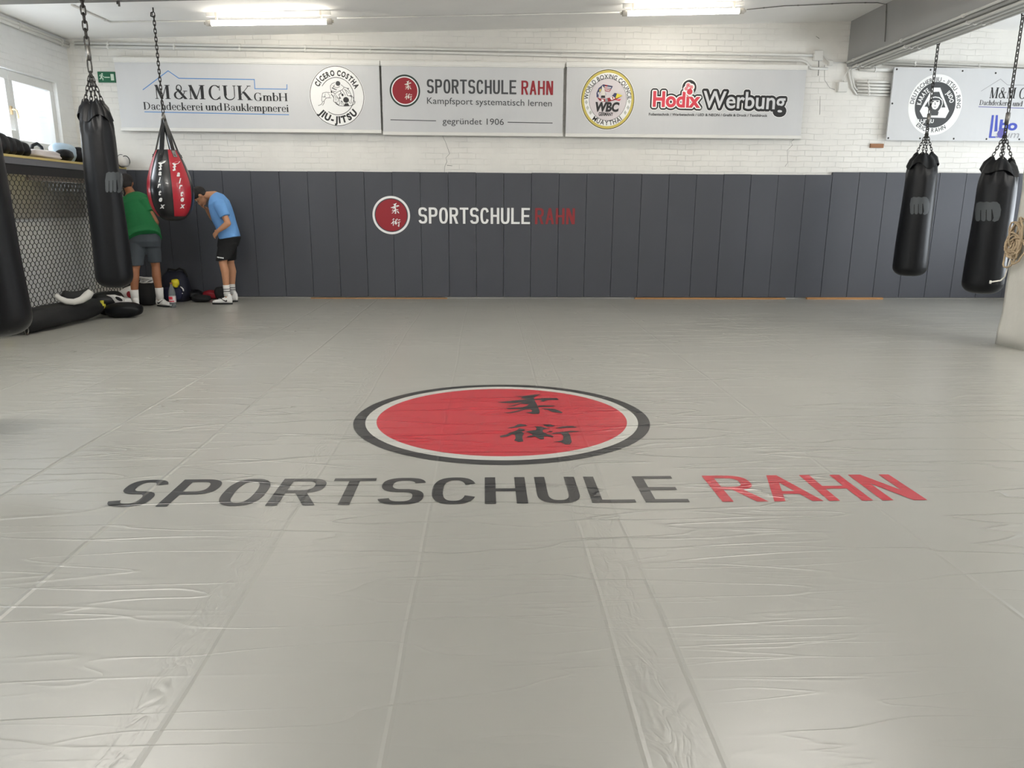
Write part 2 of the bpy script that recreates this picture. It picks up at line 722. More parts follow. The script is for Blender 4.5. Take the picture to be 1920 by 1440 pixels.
# ---- a drawn grotesque (uniform capitals of the school's lettering) and a drawn modern serif face
def sup_ring(cx, cy, rx, ry, tx, ty, a0, a1, e=2.0, n=24):
    A, B = [], []
    for i in range(n + 1):
        t = math.radians(a0 + (a1 - a0) * i / n)
        c, s_ = math.cos(t), math.sin(t)
        fx = math.copysign(abs(c) ** (2 / e), c)
        fy = math.copysign(abs(s_) ** (2 / e), s_)
        A.append((cx + rx * fx, cy + ry * fy))
        B.append((cx + (rx - tx) * fx, cy + (ry - ty) * fy))
    return ('s', A, B)


def rect(x0, y0, x1, y1):
    return ('p', [(x0, y0), (x1, y0), (x1, y1), (x0, y1)])


def slant(x0, y0, x1, y1, w):
    return ('p', [(x0 - w / 2, y0), (x0 + w / 2, y0), (x1 + w / 2, y1), (x1 - w / 2, y1)])


def gothic(ch, w, tx, ty):
    m = w / 2
    R = lambda *a, **k: sup_ring(*a, e=2.6, **k)
    if ch == 'S':
        my = 0.5
        h1, h2 = 0.25 + ty / 4, 0.25 + ty / 4
        return [R(m, 1 - h1, m, h1, tx, ty, 12, 90), R(m, 1 - h1, m, h1, tx, ty, 90, 180),
                R(m, 1 - h1, m, h1, tx, ty, 180, 262),
                R(m, h2, m, h2, tx, ty, 82, 0), R(m, h2, m, h2, tx, ty, 0, -90), R(m, h2, m, h2, tx, ty, -90, -168),
                rect(m - m * 0.3, my - ty / 2, m + m * 0.3, my + ty / 2)]
    if ch == 'P':
        return [rect(0, 0, tx, 1), rect(tx, 1 - ty, m, 1), rect(tx, 0.42, m, 0.42 + ty), R(m, 0.71, w - m, 0.29, tx, ty, -90, 90)]
    if ch == 'R':
        return [rect(0, 0, tx, 1), rect(tx, 1 - ty, m, 1), rect(tx, 0.44, m, 0.44 + ty), R(m, 0.72, w - m, 0.28, tx, ty, -90, 90),
                slant(w - tx / 2, 0, m + tx * 0.1, 0.5, tx * 1.05)]
    if ch == 'O':
        return [R(m, 0.5, m, 0.5, tx, ty, 0, 360, n=56)]
    if ch == 'C':
        return [R(m, 0.5, m, 0.5, tx, ty, 24, 336, n=48)]
    if ch == 'T':
        return [rect(0, 1 - ty, w, 1), rect(m - tx / 2, 0, m + tx / 2, 1 - ty)]
    if ch == 'H':
        return [rect(0, 0, tx, 1), rect(w - tx, 0, w, 1), rect(tx, 0.5 - ty / 2, w - tx, 0.5 + ty / 2)]
    if ch == 'U':
        return [rect(0, 0.34, tx, 1), rect(w - tx, 0.34, w, 1), R(m, 0.34, m, 0.34, tx, ty, 180, 360)]
    if ch == 'L':
        return [rect(0, 0, tx, 1), rect(tx, 0, w, ty)]
    if ch == 'E':
        return [rect(0, 0, tx, 1), rect(tx, 0, w, ty), rect(tx, 1 - ty, w * 0.97, 1), rect(tx, 0.5 - ty / 2, w * 0.9, 0.5 + ty / 2)]
    if ch == 'A':
        return [slant(tx / 2, 0, m, 1, tx), slant(w - tx / 2, 0, m, 1, tx), rect(m * 0.5, 0.26, w - m * 0.5, 0.26 + ty)]
    if ch == 'N':
        return [rect(0, 0, tx, 1), rect(w - tx, 0, w, 1), slant(w - tx * 0.62, 0, tx * 0.62, 1, tx * 1.25)]
    return []


def prims(ink, pr, x, y, sx, sy, col, layer=1, sh=0.0):
    def tr(p):
        return (x + (p[0] + sh * p[1]) * sx, y + p[1] * sy)
    for q in pr:
        if q[0] == 'p':
            ink.poly([tr(p) for p in q[1]], col, layer)
        else:
            ink.strip([tr(p) for p in q[1]], [tr(p) for p in q[2]], col, layer)


def gothic_word(ink, word, x0, x1, y, h, col, tx, ty, fill=0.80, layer=1):
    pitch = (x1 - x0) / (len(word) - 1 + fill)
    w = pitch * fill / h
    for i, ch in enumerate(word):
        prims(ink, gothic(ch, w, tx, ty), x0 + i * pitch, y, h, h, col, layer)


def serif_glyph(ch):
    T, t, sl, st, XH = 0.20, 0.06, 0.085, 0.048, 0.68

    def stem(x, y0, y1, w=T, bot=True, top=True):
        o = [rect(x - w / 2, y0, x + w / 2, y1)]
        if bot:
            o.append(rect(x - w / 2 - sl, y0, x + w / 2 + sl, y0 + st))
        if top == 'l':
            o.append(('p', [(x - w / 2 - sl, y1 - 0.05), (x, y1 - 0.06), (x, y1), (x - w / 2, y1)]))
        elif top:
            o.append(rect(x - w / 2 - sl, y1 - st, x + w / 2 + sl, y1))
        return o

    def ring(cx, cy, rx, ry, tx, ty, a0, a1):
        return [sup_ring(cx, cy, rx, ry, tx, ty, a0, a1, 2.1, 28)]

    def dot(x, y, r):
        return [('p', [(x + r * math.cos(k * PI / 7), y + r * math.sin(k * PI / 7)) for k in range(14)])]

    def arch(x0, x1):
        c = (x0 + x1) / 2
        rx = (x1 - x0) / 2 + T / 2
        return ring(c, XH - 0.25, rx, 0.26, T * 0.95, 0.075, 0, 165)
    if ch == 'M':
        return 1.2, stem(0.2, 0, 1, t) + stem(0.98, 0, 1) + [slant(0.56, 0, 0.2, 1, T), slant(0.56, 0, 0.94, 1, t)]
    if ch == '&':
        return 1.1, ring(0.45, 0.76, 0.21, 0.25, 0.08, 0.05, 0, 360) + ring(0.4, 0.27, 0.34, 0.285, 0.15, 0.055, 100, 335) + \
            [slant(0.9, 0, 0.32, 0.72, T * 1.1), slant(0.66, 0.16, 0.86, 0.56, t), rect(0.72, 0.54, 1.02, 0.54 + st), slant(0.40, 0.5, 0.58, 0.62, t)]
    if ch == 'C':
        return 0.98, ring(0.5, 0.5, 0.46, 0.52, 0.17, 0.055, 42, 318) + [rect(0.80, 0.64, 0.85, 1.0), rect(0.80, 0.02, 0.85, 0.26)]
    if ch == 'G':
        return 1.05, ring(0.5, 0.5, 0.46, 0.52, 0.17, 0.055, 42, 318) + [rect(0.80, 0.64, 0.85, 1.0)] + [rect(0.70, 0.04, 0.70 + T, 0.42), rect(0.60, 0.40, 0.98, 0.44)]
    if ch == 'U':
        return 1.08, stem(0.24, 0.3, 1, bot=False) + stem(0.9, 0.3, 1, t, bot=False) + ring(0.54, 0.31, 0.385, 0.33, 0.14, 0.07, 180, 290) + ring(0.54, 0.31, 0.385, 0.33, 0.05, 0.07, 285, 360)
    if ch == 'K':
        return 1.08, stem(0.2, 0, 1) + [slant(0.3, 0.38, 0.86, 1, t), slant(0.92, 0, 0.46, 0.58, T * 1.15), rect(0.72, 1 - st, 1.0, 1), rect(0.72, 0, 1.08, st)]
    if ch == 'H':
        return 1.12, stem(0.2, 0, 1) + stem(0.9, 0, 1) + [rect(0.2, 0.48, 0.9, 0.48 + t)]
    if ch == 'D':
        return 1.06, stem(0.2, 0, 1) + ring(0.4, 0.5, 0.55, 0.5, 0.17, 0.045, -90, 90) + [rect(0.2, 0, 0.4, 0.045), rect(0.2, 0.955, 0.4, 1)]
    if ch == 'B':
        return 0.96, stem(0.2, 0, 1) + ring(0.45, 0.27, 0.42, 0.27, 0.17, 0.045, -90, 90) + ring(0.42, 0.76, 0.38, 0.24, 0.15, 0.045, -90, 90) + \
            [rect(0.2, 0, 0.46, 0.045), rect(0.2, 0.955, 0.42, 1), rect(0.2, 0.50, 0.46, 0.545)]
    if ch == 'm':
        return 1.12, stem(0.18, 0, XH, top='l') + stem(0.56, 0, XH - 0.22, top=False) + stem(0.94, 0, XH - 0.22, top=False) + arch(0.2, 0.56) + arch(0.58, 0.94)
    if ch == 'n':
        return 0.76, stem(0.18, 0, XH, top='l') + stem(0.58, 0, XH - 0.22, top=False) + arch(0.2, 0.58)
    if ch == 'h':
        return 0.76, stem(0.18, 0, 1.04, top='l') + stem(0.58, 0, XH - 0.22, top=False) + arch(0.2, 0.58)
    if ch == 'u':
        return 0.76, stem(0.18, 0.22, XH, bot=False, top='l') + stem(0.58, 0, XH, bot=False, top='l') + ring(0.38, 0.24, 0.28, 0.25, 0.15, 0.07, 180, 340) + [rect(0.58, 0, 0.72, st)]
    if ch == 'r':
        return 0.58, stem(0.18, 0, XH, top='l') + dot(0.47, XH - 0.1, 0.09) + ring(0.42, XH - 0.2, 0.22, 0.2, 0.05, 0.05, 70, 170)
    if ch == 'i':
        return 0.36, stem(0.18, 0, XH, top='l') + dot(0.18, 0.9, 0.095)
    if ch == 'l':
        return 0.36, stem(0.18, 0, 1.04, top='l')
    if ch == 'k':
        return 0.76, stem(0.18, 0, 1.04, top='l') + [slant(0.26, 0.26, 0.56, XH, t), slant(0.64, 0, 0.36, 0.42, T), rect(0.48, XH - st, 0.7, XH), rect(0.5, 0, 0.76, st)]
    if ch == 'e':
        return 0.66, ring(0.33, XH / 2, 0.3, XH / 2 + 0.02, 0.15, 0.05, 0, 325) + [rect(0.16, XH / 2, 0.6, XH / 2 + 0.045)]
    if ch == 'c':
        return 0.64, ring(0.33, XH / 2, 0.3, XH / 2 + 0.02, 0.15, 0.05, 50, 325) + dot(0.5, XH - 0.16, 0.08)
    if ch == 'd':
        return 0.76, ring(0.33, XH / 2, 0.3, XH / 2 + 0.02, 0.15, 0.05, 0, 360) + stem(0.56, 0, 1.04, bot=False, top='l') + [rect(0.56, 0, 0.72, st)]
    if ch == 'b':
        return 0.74, ring(0.42, XH / 2, 0.3, XH / 2 + 0.02, 0.15, 0.05, 0, 360) + stem(0.18, 0, 1.04, bot=False, top='l')
    if ch == 'p':
        return 0.74, ring(0.42, XH / 2, 0.3, XH / 2 + 0.02, 0.15, 0.05, 0, 360) + stem(0.18, -0.3, XH, top='l')
    if ch == 'a':
        return 0.68, ring(0.27, 0.18, 0.23, 0.2, 0.12, 0.05, 0, 360) + [rect(0.42, 0.05, 0.56, XH - 0.2), rect(0.5, 0, 0.66, st + 0.03)] + \
            ring(0.31, XH - 0.22, 0.25, 0.24, 0.13, 0.05, 0, 150) + dot(0.14, XH - 0.16, 0.08)
    return 0.36, []


def serif_word(ink, word, x0, x1, y, h, col, layer=1, sh=0.0, slope=0.0):
    adv = [serif_glyph(c)[0] for c in word]
    k = (x1 - x0) / sum(adv)
    x = x0
    for c, a in zip(word, adv):
        prims(ink, serif_glyph(c)[1], x, y + slope * (x - x0), k, h, col, layer, sh)
        x += a * k


KANJI = [
 [(.119,.698),(.194,.697),(.259,.723),(.325,.754),(.371,.759),(.34,.713),(.304,.64),(.292,.604),(.181,.615),(.201,.66)],
 [(.181,.615),(.298,.622),(.304,.577),(.353,.603),(.397,.621),(.505,.619),(.521,.556),(.413,.546),(.378,.497),(.343,.497),(.369,.55),(.303,.559),(.302,.515),(.31,.429),(.316,.328),(.32,.151),(.307,.089),(.252,.093),(.2,.14),(.247,.16),(.259,.184),(.248,.239),(.205,.24),(.143,.17),(.087,.124),(.049,.116),(.014,.137),(.063,.147),(.118,.186),(.18,.249),(.057,.247),(.042,.28),(.123,.298),(.188,.31),(.225,.363),(.245,.413),(.215,.413),(.172,.423),(.112,.348),(.058,.34),(.1,.373),(.155,.431),(.192,.474),(.129,.445),(.02,.454),(-.034,.485),(.088,.519),(.178,.561),(.233,.578)],
 [(.318,.361),(.364,.374),(.45,.359),(.47,.342),(.443,.326),(.356,.319),(.319,.308)],
 [(.342,.27),(.39,.265),(.457,.244),(.51,.14),(.503,.109),(.423,.15),(.394,.213),(.355,.246)],
 [(.033,-.306),(.088,-.269),(.118,-.214),(.142,-.197),(.181,-.222),(.193,-.25),(.159,-.263),(.115,-.286),(.067,-.316)],
 [(-.03,-.515),(.016,-.484),(.052,-.428),(.103,-.376),(.125,-.317),(.166,-.348),(.167,-.371),(.14,-.403),(.156,-.455),(.143,-.506),(.137,-.574),(.141,-.653),(.106,-.664),(.074,-.627),(.088,-.573),(.086,-.486),(.065,-.473),(.03,-.529),(-.023,-.55)],
 [(.245,-.265),(.299,-.275),(.309,-.293),(.364,-.334),(.313,-.351),(.301,-.373),(.303,-.425),(.324,-.452),(.352,-.394),(.378,-.394),(.371,-.414),(.337,-.43),(.322,-.471),(.354,-.497),(.374,-.529),(.362,-.559),(.321,-.534),(.299,-.527),(.296,-.601),(.271,-.607),(.231,-.532),(.193,-.55),(.165,-.55),(.183,-.525),(.223,-.494),(.206,-.456),(.172,-.41),(.203,-.385),(.252,-.363),(.261,-.312)],
 [(.315,-.22),(.371,-.216),(.409,-.254),(.393,-.277),(.342,-.28)],
 [(.407,-.315),(.467,-.275),(.54,-.26),(.58,-.304),(.503,-.31),(.439,-.329)],
 [(.362,-.452),(.437,-.424),(.517,-.39),(.59,-.404),(.56,-.421),(.493,-.435),(.5,-.512),(.493,-.671),(.472,-.729),(.439,-.729),(.414,-.675),(.354,-.671),(.413,-.643),(.436,-.616),(.446,-.536),(.437,-.46),(.379,-.472)]]


def kanji(ink, c, R, col, layer=2, k=1.0, polys=None):
    for P in (polys or KANJI):
        # fan-safe: triangulate concave brush shapes
        from mathutils.geometry import tessellate_polygon
        pts = [(c[0] + x * R * k, c[1] + y * R * k) for x, y in P]
        tri = tessellate_polygon([[Vector((x, y, 0)) for x, y in pts]])
        ink.faces(pts, [tuple(t) for t in tri], col, layer)


# ------------------------------------------------------------------ shared materials
SEAMS += [(-4.54, 0.014, 1.3), (-3.78, 0.014, 1.4), (-2.40, 0.016, 1.2), (-1.70, 0.016, 1.1), (-0.90, 0.012, 0.45),
          (-0.27, 0.012, 0.35), (-3.15, 0.012, 0.35), (0.42, 0.012, 0.45), (0.62, 0.012, 0.4), (1.9, 0.014, 0.4), (3.2, 0.014, 0.45), (4.6, 0.014, 0.4), (5.9, 0.014, 0.4)]
M_floor = tarp_mat('tarp_grey', (156, 155, 148))
M_fred = tarp_mat('tarp_red', (178, 22, 40))
M_fwht = tarp_mat('tarp_white', (188, 187, 180))
M_fblk = tarp_mat('tarp_black', (20, 20, 21))
M_brick_x = brick_mat('painted_brick', (240, 238, 232), 'x')
M_brick_y = brick_mat('painted_brick_side', (238, 239, 238), 'y')
M_ceil = mat('ceiling_paint', (242, 241, 238), 0.8, noise=0.07, nscale=1.6, bump=0.35, bscale=5, bdist=0.01)
M_beam = mat('beam_paint', (150, 150, 148), 0.7, noise=0.06, nscale=2, bump=0.2, bscale=12)
M_white = mat('white_plastic', (222, 221, 216), 0.45)
M_rail = mat('white_rail', (224, 223, 218), 0.4, noise=0.04, nscale=4)
M_tarpw = mat('banner_white', (202, 203, 204), 0.42, noise=0.03, nscale=2, bump=0.25, bscale=2.5, bdist=0.02, stretch=(2.5, 1, 0.6))
M_mat = mat('mat_grey', (68, 70, 77), 0.55, noise=0.05, nscale=2.5, bump=0.15, bscale=240, bdist=0.001)
M_gap = mat('dark_gap', (26, 26, 28), 0.8)
M_pvc = mat('window_pvc', (226, 227, 225), 0.35)
M_black = mat('black_vinyl', (11, 12, 15), 0.40, noise=0.2, nscale=6, bump=0.3, bscale=9, bdist=0.008, spec=0.28)
M_blackm = mat('black_cloth', (19, 19, 20), 0.75, noise=0.2, nscale=10, bump=0.4, bscale=18, bdist=0.006)
M_steel = mat('steel', (120, 118, 114), 0.35, metal=1.0)
M_dsteel = mat('dark_steel', (62, 60, 58), 0.45, metal=0.9)
M_pipe = mat('grey_conduit', (224, 223, 218), 0.45, noise=0.06, nscale=6)
M_wood = mat('raw_wood', (168, 124, 78), 0.7, noise=0.2, nscale=9, stretch=(1, 8, 8))
M_yel = mat('yellow_edge', (196, 176, 112), 0.6, noise=0.1, nscale=10)
M_wire = mat('black_wire', (18, 18, 18), 0.5)
M_green = mat('green_cotton', (18, 104, 54), 0.85, noise=0.1, nscale=6, bump=0.4, bscale=7, bdist=0.026)
M_blue = mat('blue_cotton', (108, 160, 218), 0.85, noise=0.08, nscale=6, bump=0.5, bscale=7, bdist=0.03)
M_gshort = mat('grey_shorts', (66, 72, 78), 0.85, noise=0.1, nscale=8, bump=0.3, bscale=10, bdist=0.008)
M_bshort = mat('black_shorts', (14, 14, 16), 0.85, noise=0.1, nscale=8, bump=0.3, bscale=10, bdist=0.008)
M_skin = mat('skin_fair', (190, 138, 104), 0.55, noise=0.06, nscale=20)
M_skin2 = mat('skin_tan', (150, 98, 66), 0.55, noise=0.06, nscale=20)
M_hair = mat('dark_hair', (30, 24, 21), 0.7, noise=0.3, nscale=60, bump=0.8, bscale=90, bdist=0.004, stretch=(1, 1, 3))
M_sock = mat('white_sock', (226, 224, 220), 0.9, bump=0.3, bscale=60, bdist=0.002)
M_shoe = mat('white_shoe', (236, 234, 230), 0.5)
M_sole = mat('black_sole', (20, 20, 21), 0.7)
INK = {
 'k': mat('ink_black', (26, 25, 26), 0.5), 'dg': mat('ink_dark_grey', (62, 64, 66), 0.5), 'r': mat('ink_red', (146, 12, 30), 0.5),
 'w': mat('ink_white', (242, 242, 240), 0.45), 'b': mat('ink_blue', (72, 132, 196), 0.5), 'cr': mat('ink_coral', (214, 62, 78), 0.5),
 'lg': mat('ink_light_grey', (212, 212, 214), 0.5), 'au': mat('ink_gold', (204, 186, 92), 0.5), 'db': mat('ink_deep_blue', (62, 78, 172), 0.5),
 'vi': mat('ink_violet', (88, 84, 156), 0.5), 'pk': mat('ink_pale', (214, 206, 208), 0.5), 'gr': mat('ink_green', (30, 50, 42), 0.5),
 'mg': mat('ink_mid_grey', (150, 150, 152), 0.5), 'si': mat('ink_silver', (190, 192, 186), 0.5), 'nv': mat('ink_navy', (52, 56, 96), 0.5),
 'ye': mat('ink_yellow', (226, 210, 60), 0.5), 'cm': mat('ink_cream', (226, 222, 212), 0.5), 'fg': mat('ink_fist', (66, 70, 73), 0.5),
 'eg': mat('sign_green', (22, 98, 66), 0.45), 'ep': mat('sign_pale', (206, 222, 206), 0.5),
}
NAM = {'k': 'black_print', 'dg': 'grey_print', 'r': 'red_print', 'w': 'white_print', 'b': 'blue_print', 'cr': 'coral_print', 'lg': 'pale_grey_print',
       'au': 'gold_ring', 'db': 'deep_blue_print', 'vi': 'violet_print', 'pk': 'pale_disc', 'gr': 'dark_green_ring', 'mg': 'thin_grey_print', 'si': 'silver_print',
       'nv': 'navy_print', 'ye': 'yellow_print', 'cm': 'cream_ring', 'fg': 'fist_print', 'eg': 'green_face', 'ep': 'pale_print'}

# ------------------------------------------------------------------ room shell
YM = 11.85           # face of the wall mats
YB = 11.90           # brick face behind
XL, XR, YF = -6.10, 10.0, -6.0


def ceil_z(x):
    return 3.974 + 0.0345 * x if x < 5.7 else 4.171 - 0.042 * (x - 5.7)


struct('floor', MB().box((XL - 0.4, YF, -0.12), (XR, YB + 0.3, 0)), M_floor)
struct('wall_back', MB().box((XL - 0.4, YB, -0.1), (XR + 0.2, YB + 0.25, 4.4)), M_brick_x)
WY0, WY1, WZ0, WZ1 = 8.8, 11.5, 2.16, 3.11
lw = MB()
lw.box((XL - 0.3, YF, -0.1), (XL, WY0, 4.3))
lw.box((XL - 0.3, WY1, -0.1), (XL, YB + 0.1, 4.3))
lw.box((XL - 0.3, WY0, -0.1), (XL, WY1, WZ0))
lw.box((XL - 0.3, WY0, WZ1), (XL, WY1, 4.3))
struct('wall_left', lw, M_brick_y)
struct('wall_right', MB().box((XR, YF, -0.1), (XR + 0.2, YB + 0.2, 4.4)), M_brick_y)
struct('wall_front', MB().box((XL - 0.3, YF - 0.2, -0.1), (XR + 0.2, YF, 4.4)), M_brick_x)
xs = [XL - 0.3, 5.7, XR + 0.2]
cm_ = MB()
low = [(x, ceil_z(x)) for x in xs]
for (xa, za), (xb, zb) in zip(low, low[1:]):
    cm_.add([(xa, YF, za), (xb, YF, zb), (xb, YB + 0.25, zb), (xa, YB + 0.25, za), (xa, YF, za + 0.2), (xb, YF, zb + 0.2), (xb, YB + 0.25, zb + 0.2), (xa, YB + 0.25, za + 0.2)],
            [(0, 3, 2, 1), (4, 5, 6, 7), (0, 1, 5, 4), (1, 2, 6, 5), (2, 3, 7, 6), (3, 0, 4, 7)])
struct('ceiling', cm_, M_ceil)
# girder along the hall over the pillar, cross beam in front
GX0, GX1, GZ = 5.50, 5.88, 3.53
struct('trim_1', MB().box((GX0, YF, GZ), (GX1, YB, 4.3)), M_beam, bevel=0.01)
bb = MB()
x0, x1 = XL, GX0
bb.add([(x0, 7.62, ceil_z(x0) - 0.52), (x1, 7.62, ceil_z(x1) - 0.52), (x1, 8.0, ceil_z(x1) - 0.52), (x0, 8.0, ceil_z(x0) - 0.52),
        (x0, 7.62, ceil_z(x0) + 0.05), (x1, 7.62, ceil_z(x1) + 0.05), (x1, 8.0, ceil_z(x1) + 0.05), (x0, 8.0, ceil_z(x0) + 0.05)],
       [(0, 3, 2, 1), (4, 5, 6, 7), (0, 1, 5, 4), (1, 2, 6, 5), (2, 3, 7, 6), (3, 0, 4, 7)])
struct('trim_2', bb, M_beam)


def bz(x):
    return ceil_z(x) - 0.52


# the upper wall under the window shelf is covered by a darker grey sheet
# wooden laths where wall mats meet the floor
struct('baseboard_back', MB().box((2.4, 11.80, 0.0), (4.85, 11.86, 0.022)).box((5.2, 11.80, 0.0), (6.45, 11.86, 0.03)).box((-2.75, 11.81, 0), (-0.6, 11.86, 0.012)), M_wood)
# plaster cracks in the painted brick
ck = MB()
for pts in ([(830, 255), (836, 268), (843, 288), (836, 296), (838, 303), (834, 312), (833, 325)],
            [(1490, 260), (1483, 266), (1486, 272), (1476, 282), (1477, 305), (1472, 312)],
            [(1546, 122), (1546, 150), (1556, 165), (1565, 168)], [(838, 310), (848, 311)], [(1530, 68), (1536, 72)], [(1538, 180), (1537, 215)]):
    ck.tube([atY(x, y, YB - 0.001) for x, y in pts], [0.0016 + 0.0016 * random.random() for _ in pts], 4)
w_ = bpy.data.objects['wall_back']
part('crack', ck, mat('crack_grey', (92, 90, 86), 0.9), w_)

# window in the left wall: two sashes, the left one tilted out of frame
win = struct('window_1', MB().box((XL - 0.16, WY0, WZ0), (XL - 0.135, WY1, WZ0 + 0.06)).box((XL - 0.16, WY0, WZ1 - 0.06), (XL - 0.135, WY1, WZ1))
             .box((XL - 0.16, WY0, WZ0 + 0.06), (XL - 0.135, WY0 + 0.06, WZ1 - 0.06)).box((XL - 0.16, WY1 - 0.06, WZ0 + 0.06), (XL - 0.135, WY1, WZ1 - 0.06))
             .box((XL - 0.16, 10.42, WZ0 + 0.06), (XL - 0.135, 10.52, WZ1 - 0.06)), M_pvc, bevel=0.006)
M_glass = bpy.data.materials.new('window_glass')
M_glass.use_nodes = True
h = NT(M_glass)
for n in list(h.nt.nodes):
    h.nt.nodes.remove(n)
o_ = h.new('ShaderNodeOutputMaterial')
mxs = h.new('ShaderNodeMixShader')
tr_ = h.new('ShaderNodeBsdfTransparent')
gl_ = h.new('ShaderNodeBsdfGlossy')
gl_.inputs['Roughness'].default_value = 0.03
mxs.inputs[0].default_value = 0.06
h.link(tr_.outputs[0], mxs.inputs[1])
h.link(gl_.outputs[0], mxs.inputs[2])
h.link(mxs.outputs[0], o_.inputs[0])
for ya, yb in ((WY0 + 0.001, 10.472), (10.476, WY1 - 0.001)):
    sash = MB()
    za, zb = WZ0 + 0.015, WZ1 - 0.001
    xa, xb = XL - 0.13, XL - 0.06
    sash.box((xa, ya, za), (xb, yb, za + 0.075)).box((xa, ya, zb - 0.12), (xb, yb, zb)).box((xa, ya, za + 0.075), (xb, ya + 0.08, zb - 0.12)).box((xa, yb - 0.08, za + 0.075), (xb, yb, zb - 0.12))
    s_ = part('window_frame', sash, M_pvc, win, bevel=0.006)
    part('pane', MB().box((XL - 0.105, ya + 0.07, za + 0.06), (XL - 0.10, yb - 0.07, zb - 0.10)), M_glass, s_)
    if ya > 10:
        hp = atX(22, 208, XL - 0.05)
        hd = MB().box((XL - 0.062, hp.y - 0.02, hp.z - 0.045), (XL - 0.045, hp.y + 0.02, hp.z + 0.06))
        hd.tube([(XL - 0.045, hp.y, hp.z + 0.02), (XL - 0.01, hp.y + 0.005, hp.z + 0.02), (XL - 0.005, hp.y + 0.03, hp.z + 0.01), (XL - 0.005, hp.y + 0.05, hp.z - 0.06), (XL - 0.005, hp.y + 0.045, hp.z - 0.09)], 0.011, 8)
        part('window_handle', hd, mat('cream_handle', (214, 190, 150), 0.4), s_, smooth=True)
part('window_sill', MB().box((XL - 0.1, WY0, WZ0 - 0.02), (XL + 0.02, WY1, WZ0 + 0.012)), M_pvc, win)

# ------------------------------------------------------------------ wall mats (one by one)
seam0, pitch = -5.30, 0.4265
mat_lab = {}
nm = 0
edges = [-5.49] + [-5.2775 + 0.4285 * i for i in range(34)]
ord_ = ['first', 'second', 'third', 'fourth', 'fifth', 'sixth', 'seventh', 'eighth', 'ninth', 'tenth', 'eleventh', 'twelfth', 'thirteenth', 'fourteenth', 'fifteenth', 'sixteenth',
        'seventeenth', 'eighteenth', 'nineteenth', 'twentieth', 'twenty-first', 'twenty-second', 'twenty-third', 'twenty-fourth', 'twenty-fifth', 'twenty-sixth', 'twenty-seventh',
        'twenty-eighth', 'twenty-ninth', 'thirtieth', 'thirty-first', 'thirty-second', 'thirty-third', 'thirty-fourth', 'thirty-fifth']
for i, (a, b) in enumerate(zip(edges, edges[1:])):
    if a > 8.7:
        break
    dz = 1.985 if a > 5.3 else 1.938
    dz += random.uniform(-0.004, 0.004)
    dy = random.uniform(-0.004, 0.004)
    g = 0.0022
    if a < 2.4 and i % 3 == 1:
        g = 0.002
    mb = MB().box((a + g, YM + dy, 0.026), (b - g, YB - 0.002, dz))
    where = 'behind the people' if b < -3.4 else ('left of the round wall emblem' if b < -1.9 else ('under the wall lettering' if b < 1.45 else
            ('right of the lettering' if b < 5.3 else 'in the taller right run')))
    solo('wall_mat', mb, M_mat, (a, YM, 0.0), 'dark grey wall mat, %s from the left corner, %s' % (ord_[i], where), 'wall mat', 'grey mats lining the back wall', bevel=0.004, seg=2)

# ------------------------------------------------------------------ lettering and emblem across the wall mats
def plane(Y, step=0.0012):
    return lambda u, v, l=1: (u, Y - step * l, v)


def P(px, py, Y):
    p = atY(px, py, Y)
    return (p.x, p.z)


LET = (0.17, 0.115)
ws = empty('wall_lettering', (0.0, YM - 0.006, 1.0), 'white and red capital letters with a round red emblem across the grey wall mats', 'wall lettering')
YW = YM - 0.006
ink = Ink(plane(YW))
c = P(733.7, 403.5, YW)
R_ = (P(769, 403, YW)[0] - P(698.6, 403, YW)[0]) / 2
ink.ring(c, R_ * 0.885, R_, 'w')
ink.disc(c, R_ * 0.835, 'r')
kanji(ink, c, R_ * 0.835, 'w', 2)
xa, zb = P(785, 420, YW)
xb, zt = P(994, 389, YW)
zb = (P(785, 419.3, YW)[1] + P(994, 420, YW)[1]) / 2
H_ = P(890, 389.4, YW)[1] - P(890, 419.7, YW)[1]
inkw = Ink(plane(YW))
gothic_word(inkw, 'SPORTSCHULE', xa, xb, zb, H_, 'w', 0.155, 0.13, 0.84)
gothic_word(inkw, 'RAHN', P(1003, 420, YW)[0], P(1077.5, 420, YW)[0], zb, H_, 'r', 0.155, 0.13, 0.84)
em = part('emblem', ink.m['w'], INK['w'], ws, 'white ring and characters')
part('red_disc', ink.m['r'], INK['r'], em, 'red disc')
part('white_letters', inkw.m['w'], INK['w'], ws, 'white letters')
part('red_letters', inkw.m['r'], mat('ink_dull_red', (140, 34, 40), 0.5), ws, 'dark red letters')

# ------------------------------------------------------------------ the print on the floor tarpaulin
FP = lambda u, v, l=1: (u, v, 0.0012 * l)
fe = empty('floor_emblem', (0.115, 4.92, 0), 'large red disc with black brush characters in a black ring, on the floor', 'floor emblem')
ink = Ink(FP)
fc = (0.115, 4.92)
ink.ring(fc, 0.925, 1.005, 'k', n=128, asp=0.97)
ink.ring(fc, 0.850, 0.926, 'wr', n=128, asp=0.97)
ink.disc(fc, 0.852, 'r', n=128, asp=0.972)
kanji(ink, fc, 0.845, 'kk', 2, 1.0, KANJI[:4])
kanji(ink, fc, 0.845, 'kl', 2, 1.0, KANJI[4:])
part('ring', ink.m['k'], M_fblk, fe, 'black ring')
part('inner_ring', ink.m['wr'], M_fwht, fe, 'pale ring')
part('red_disc', ink.m['r'], M_fred, fe, 'red disc')
part('character', ink.m['kk'], M_fblk, fe, 'upper black brush character')
part('character', ink.m['kl'], M_fblk, fe, 'lower black brush character')
fw = empty('floor_lettering', (0.17, 3.57, 0), 'long line of black and red capital letters printed on the floor before the emblem', 'floor lettering')
ink = Ink(FP)
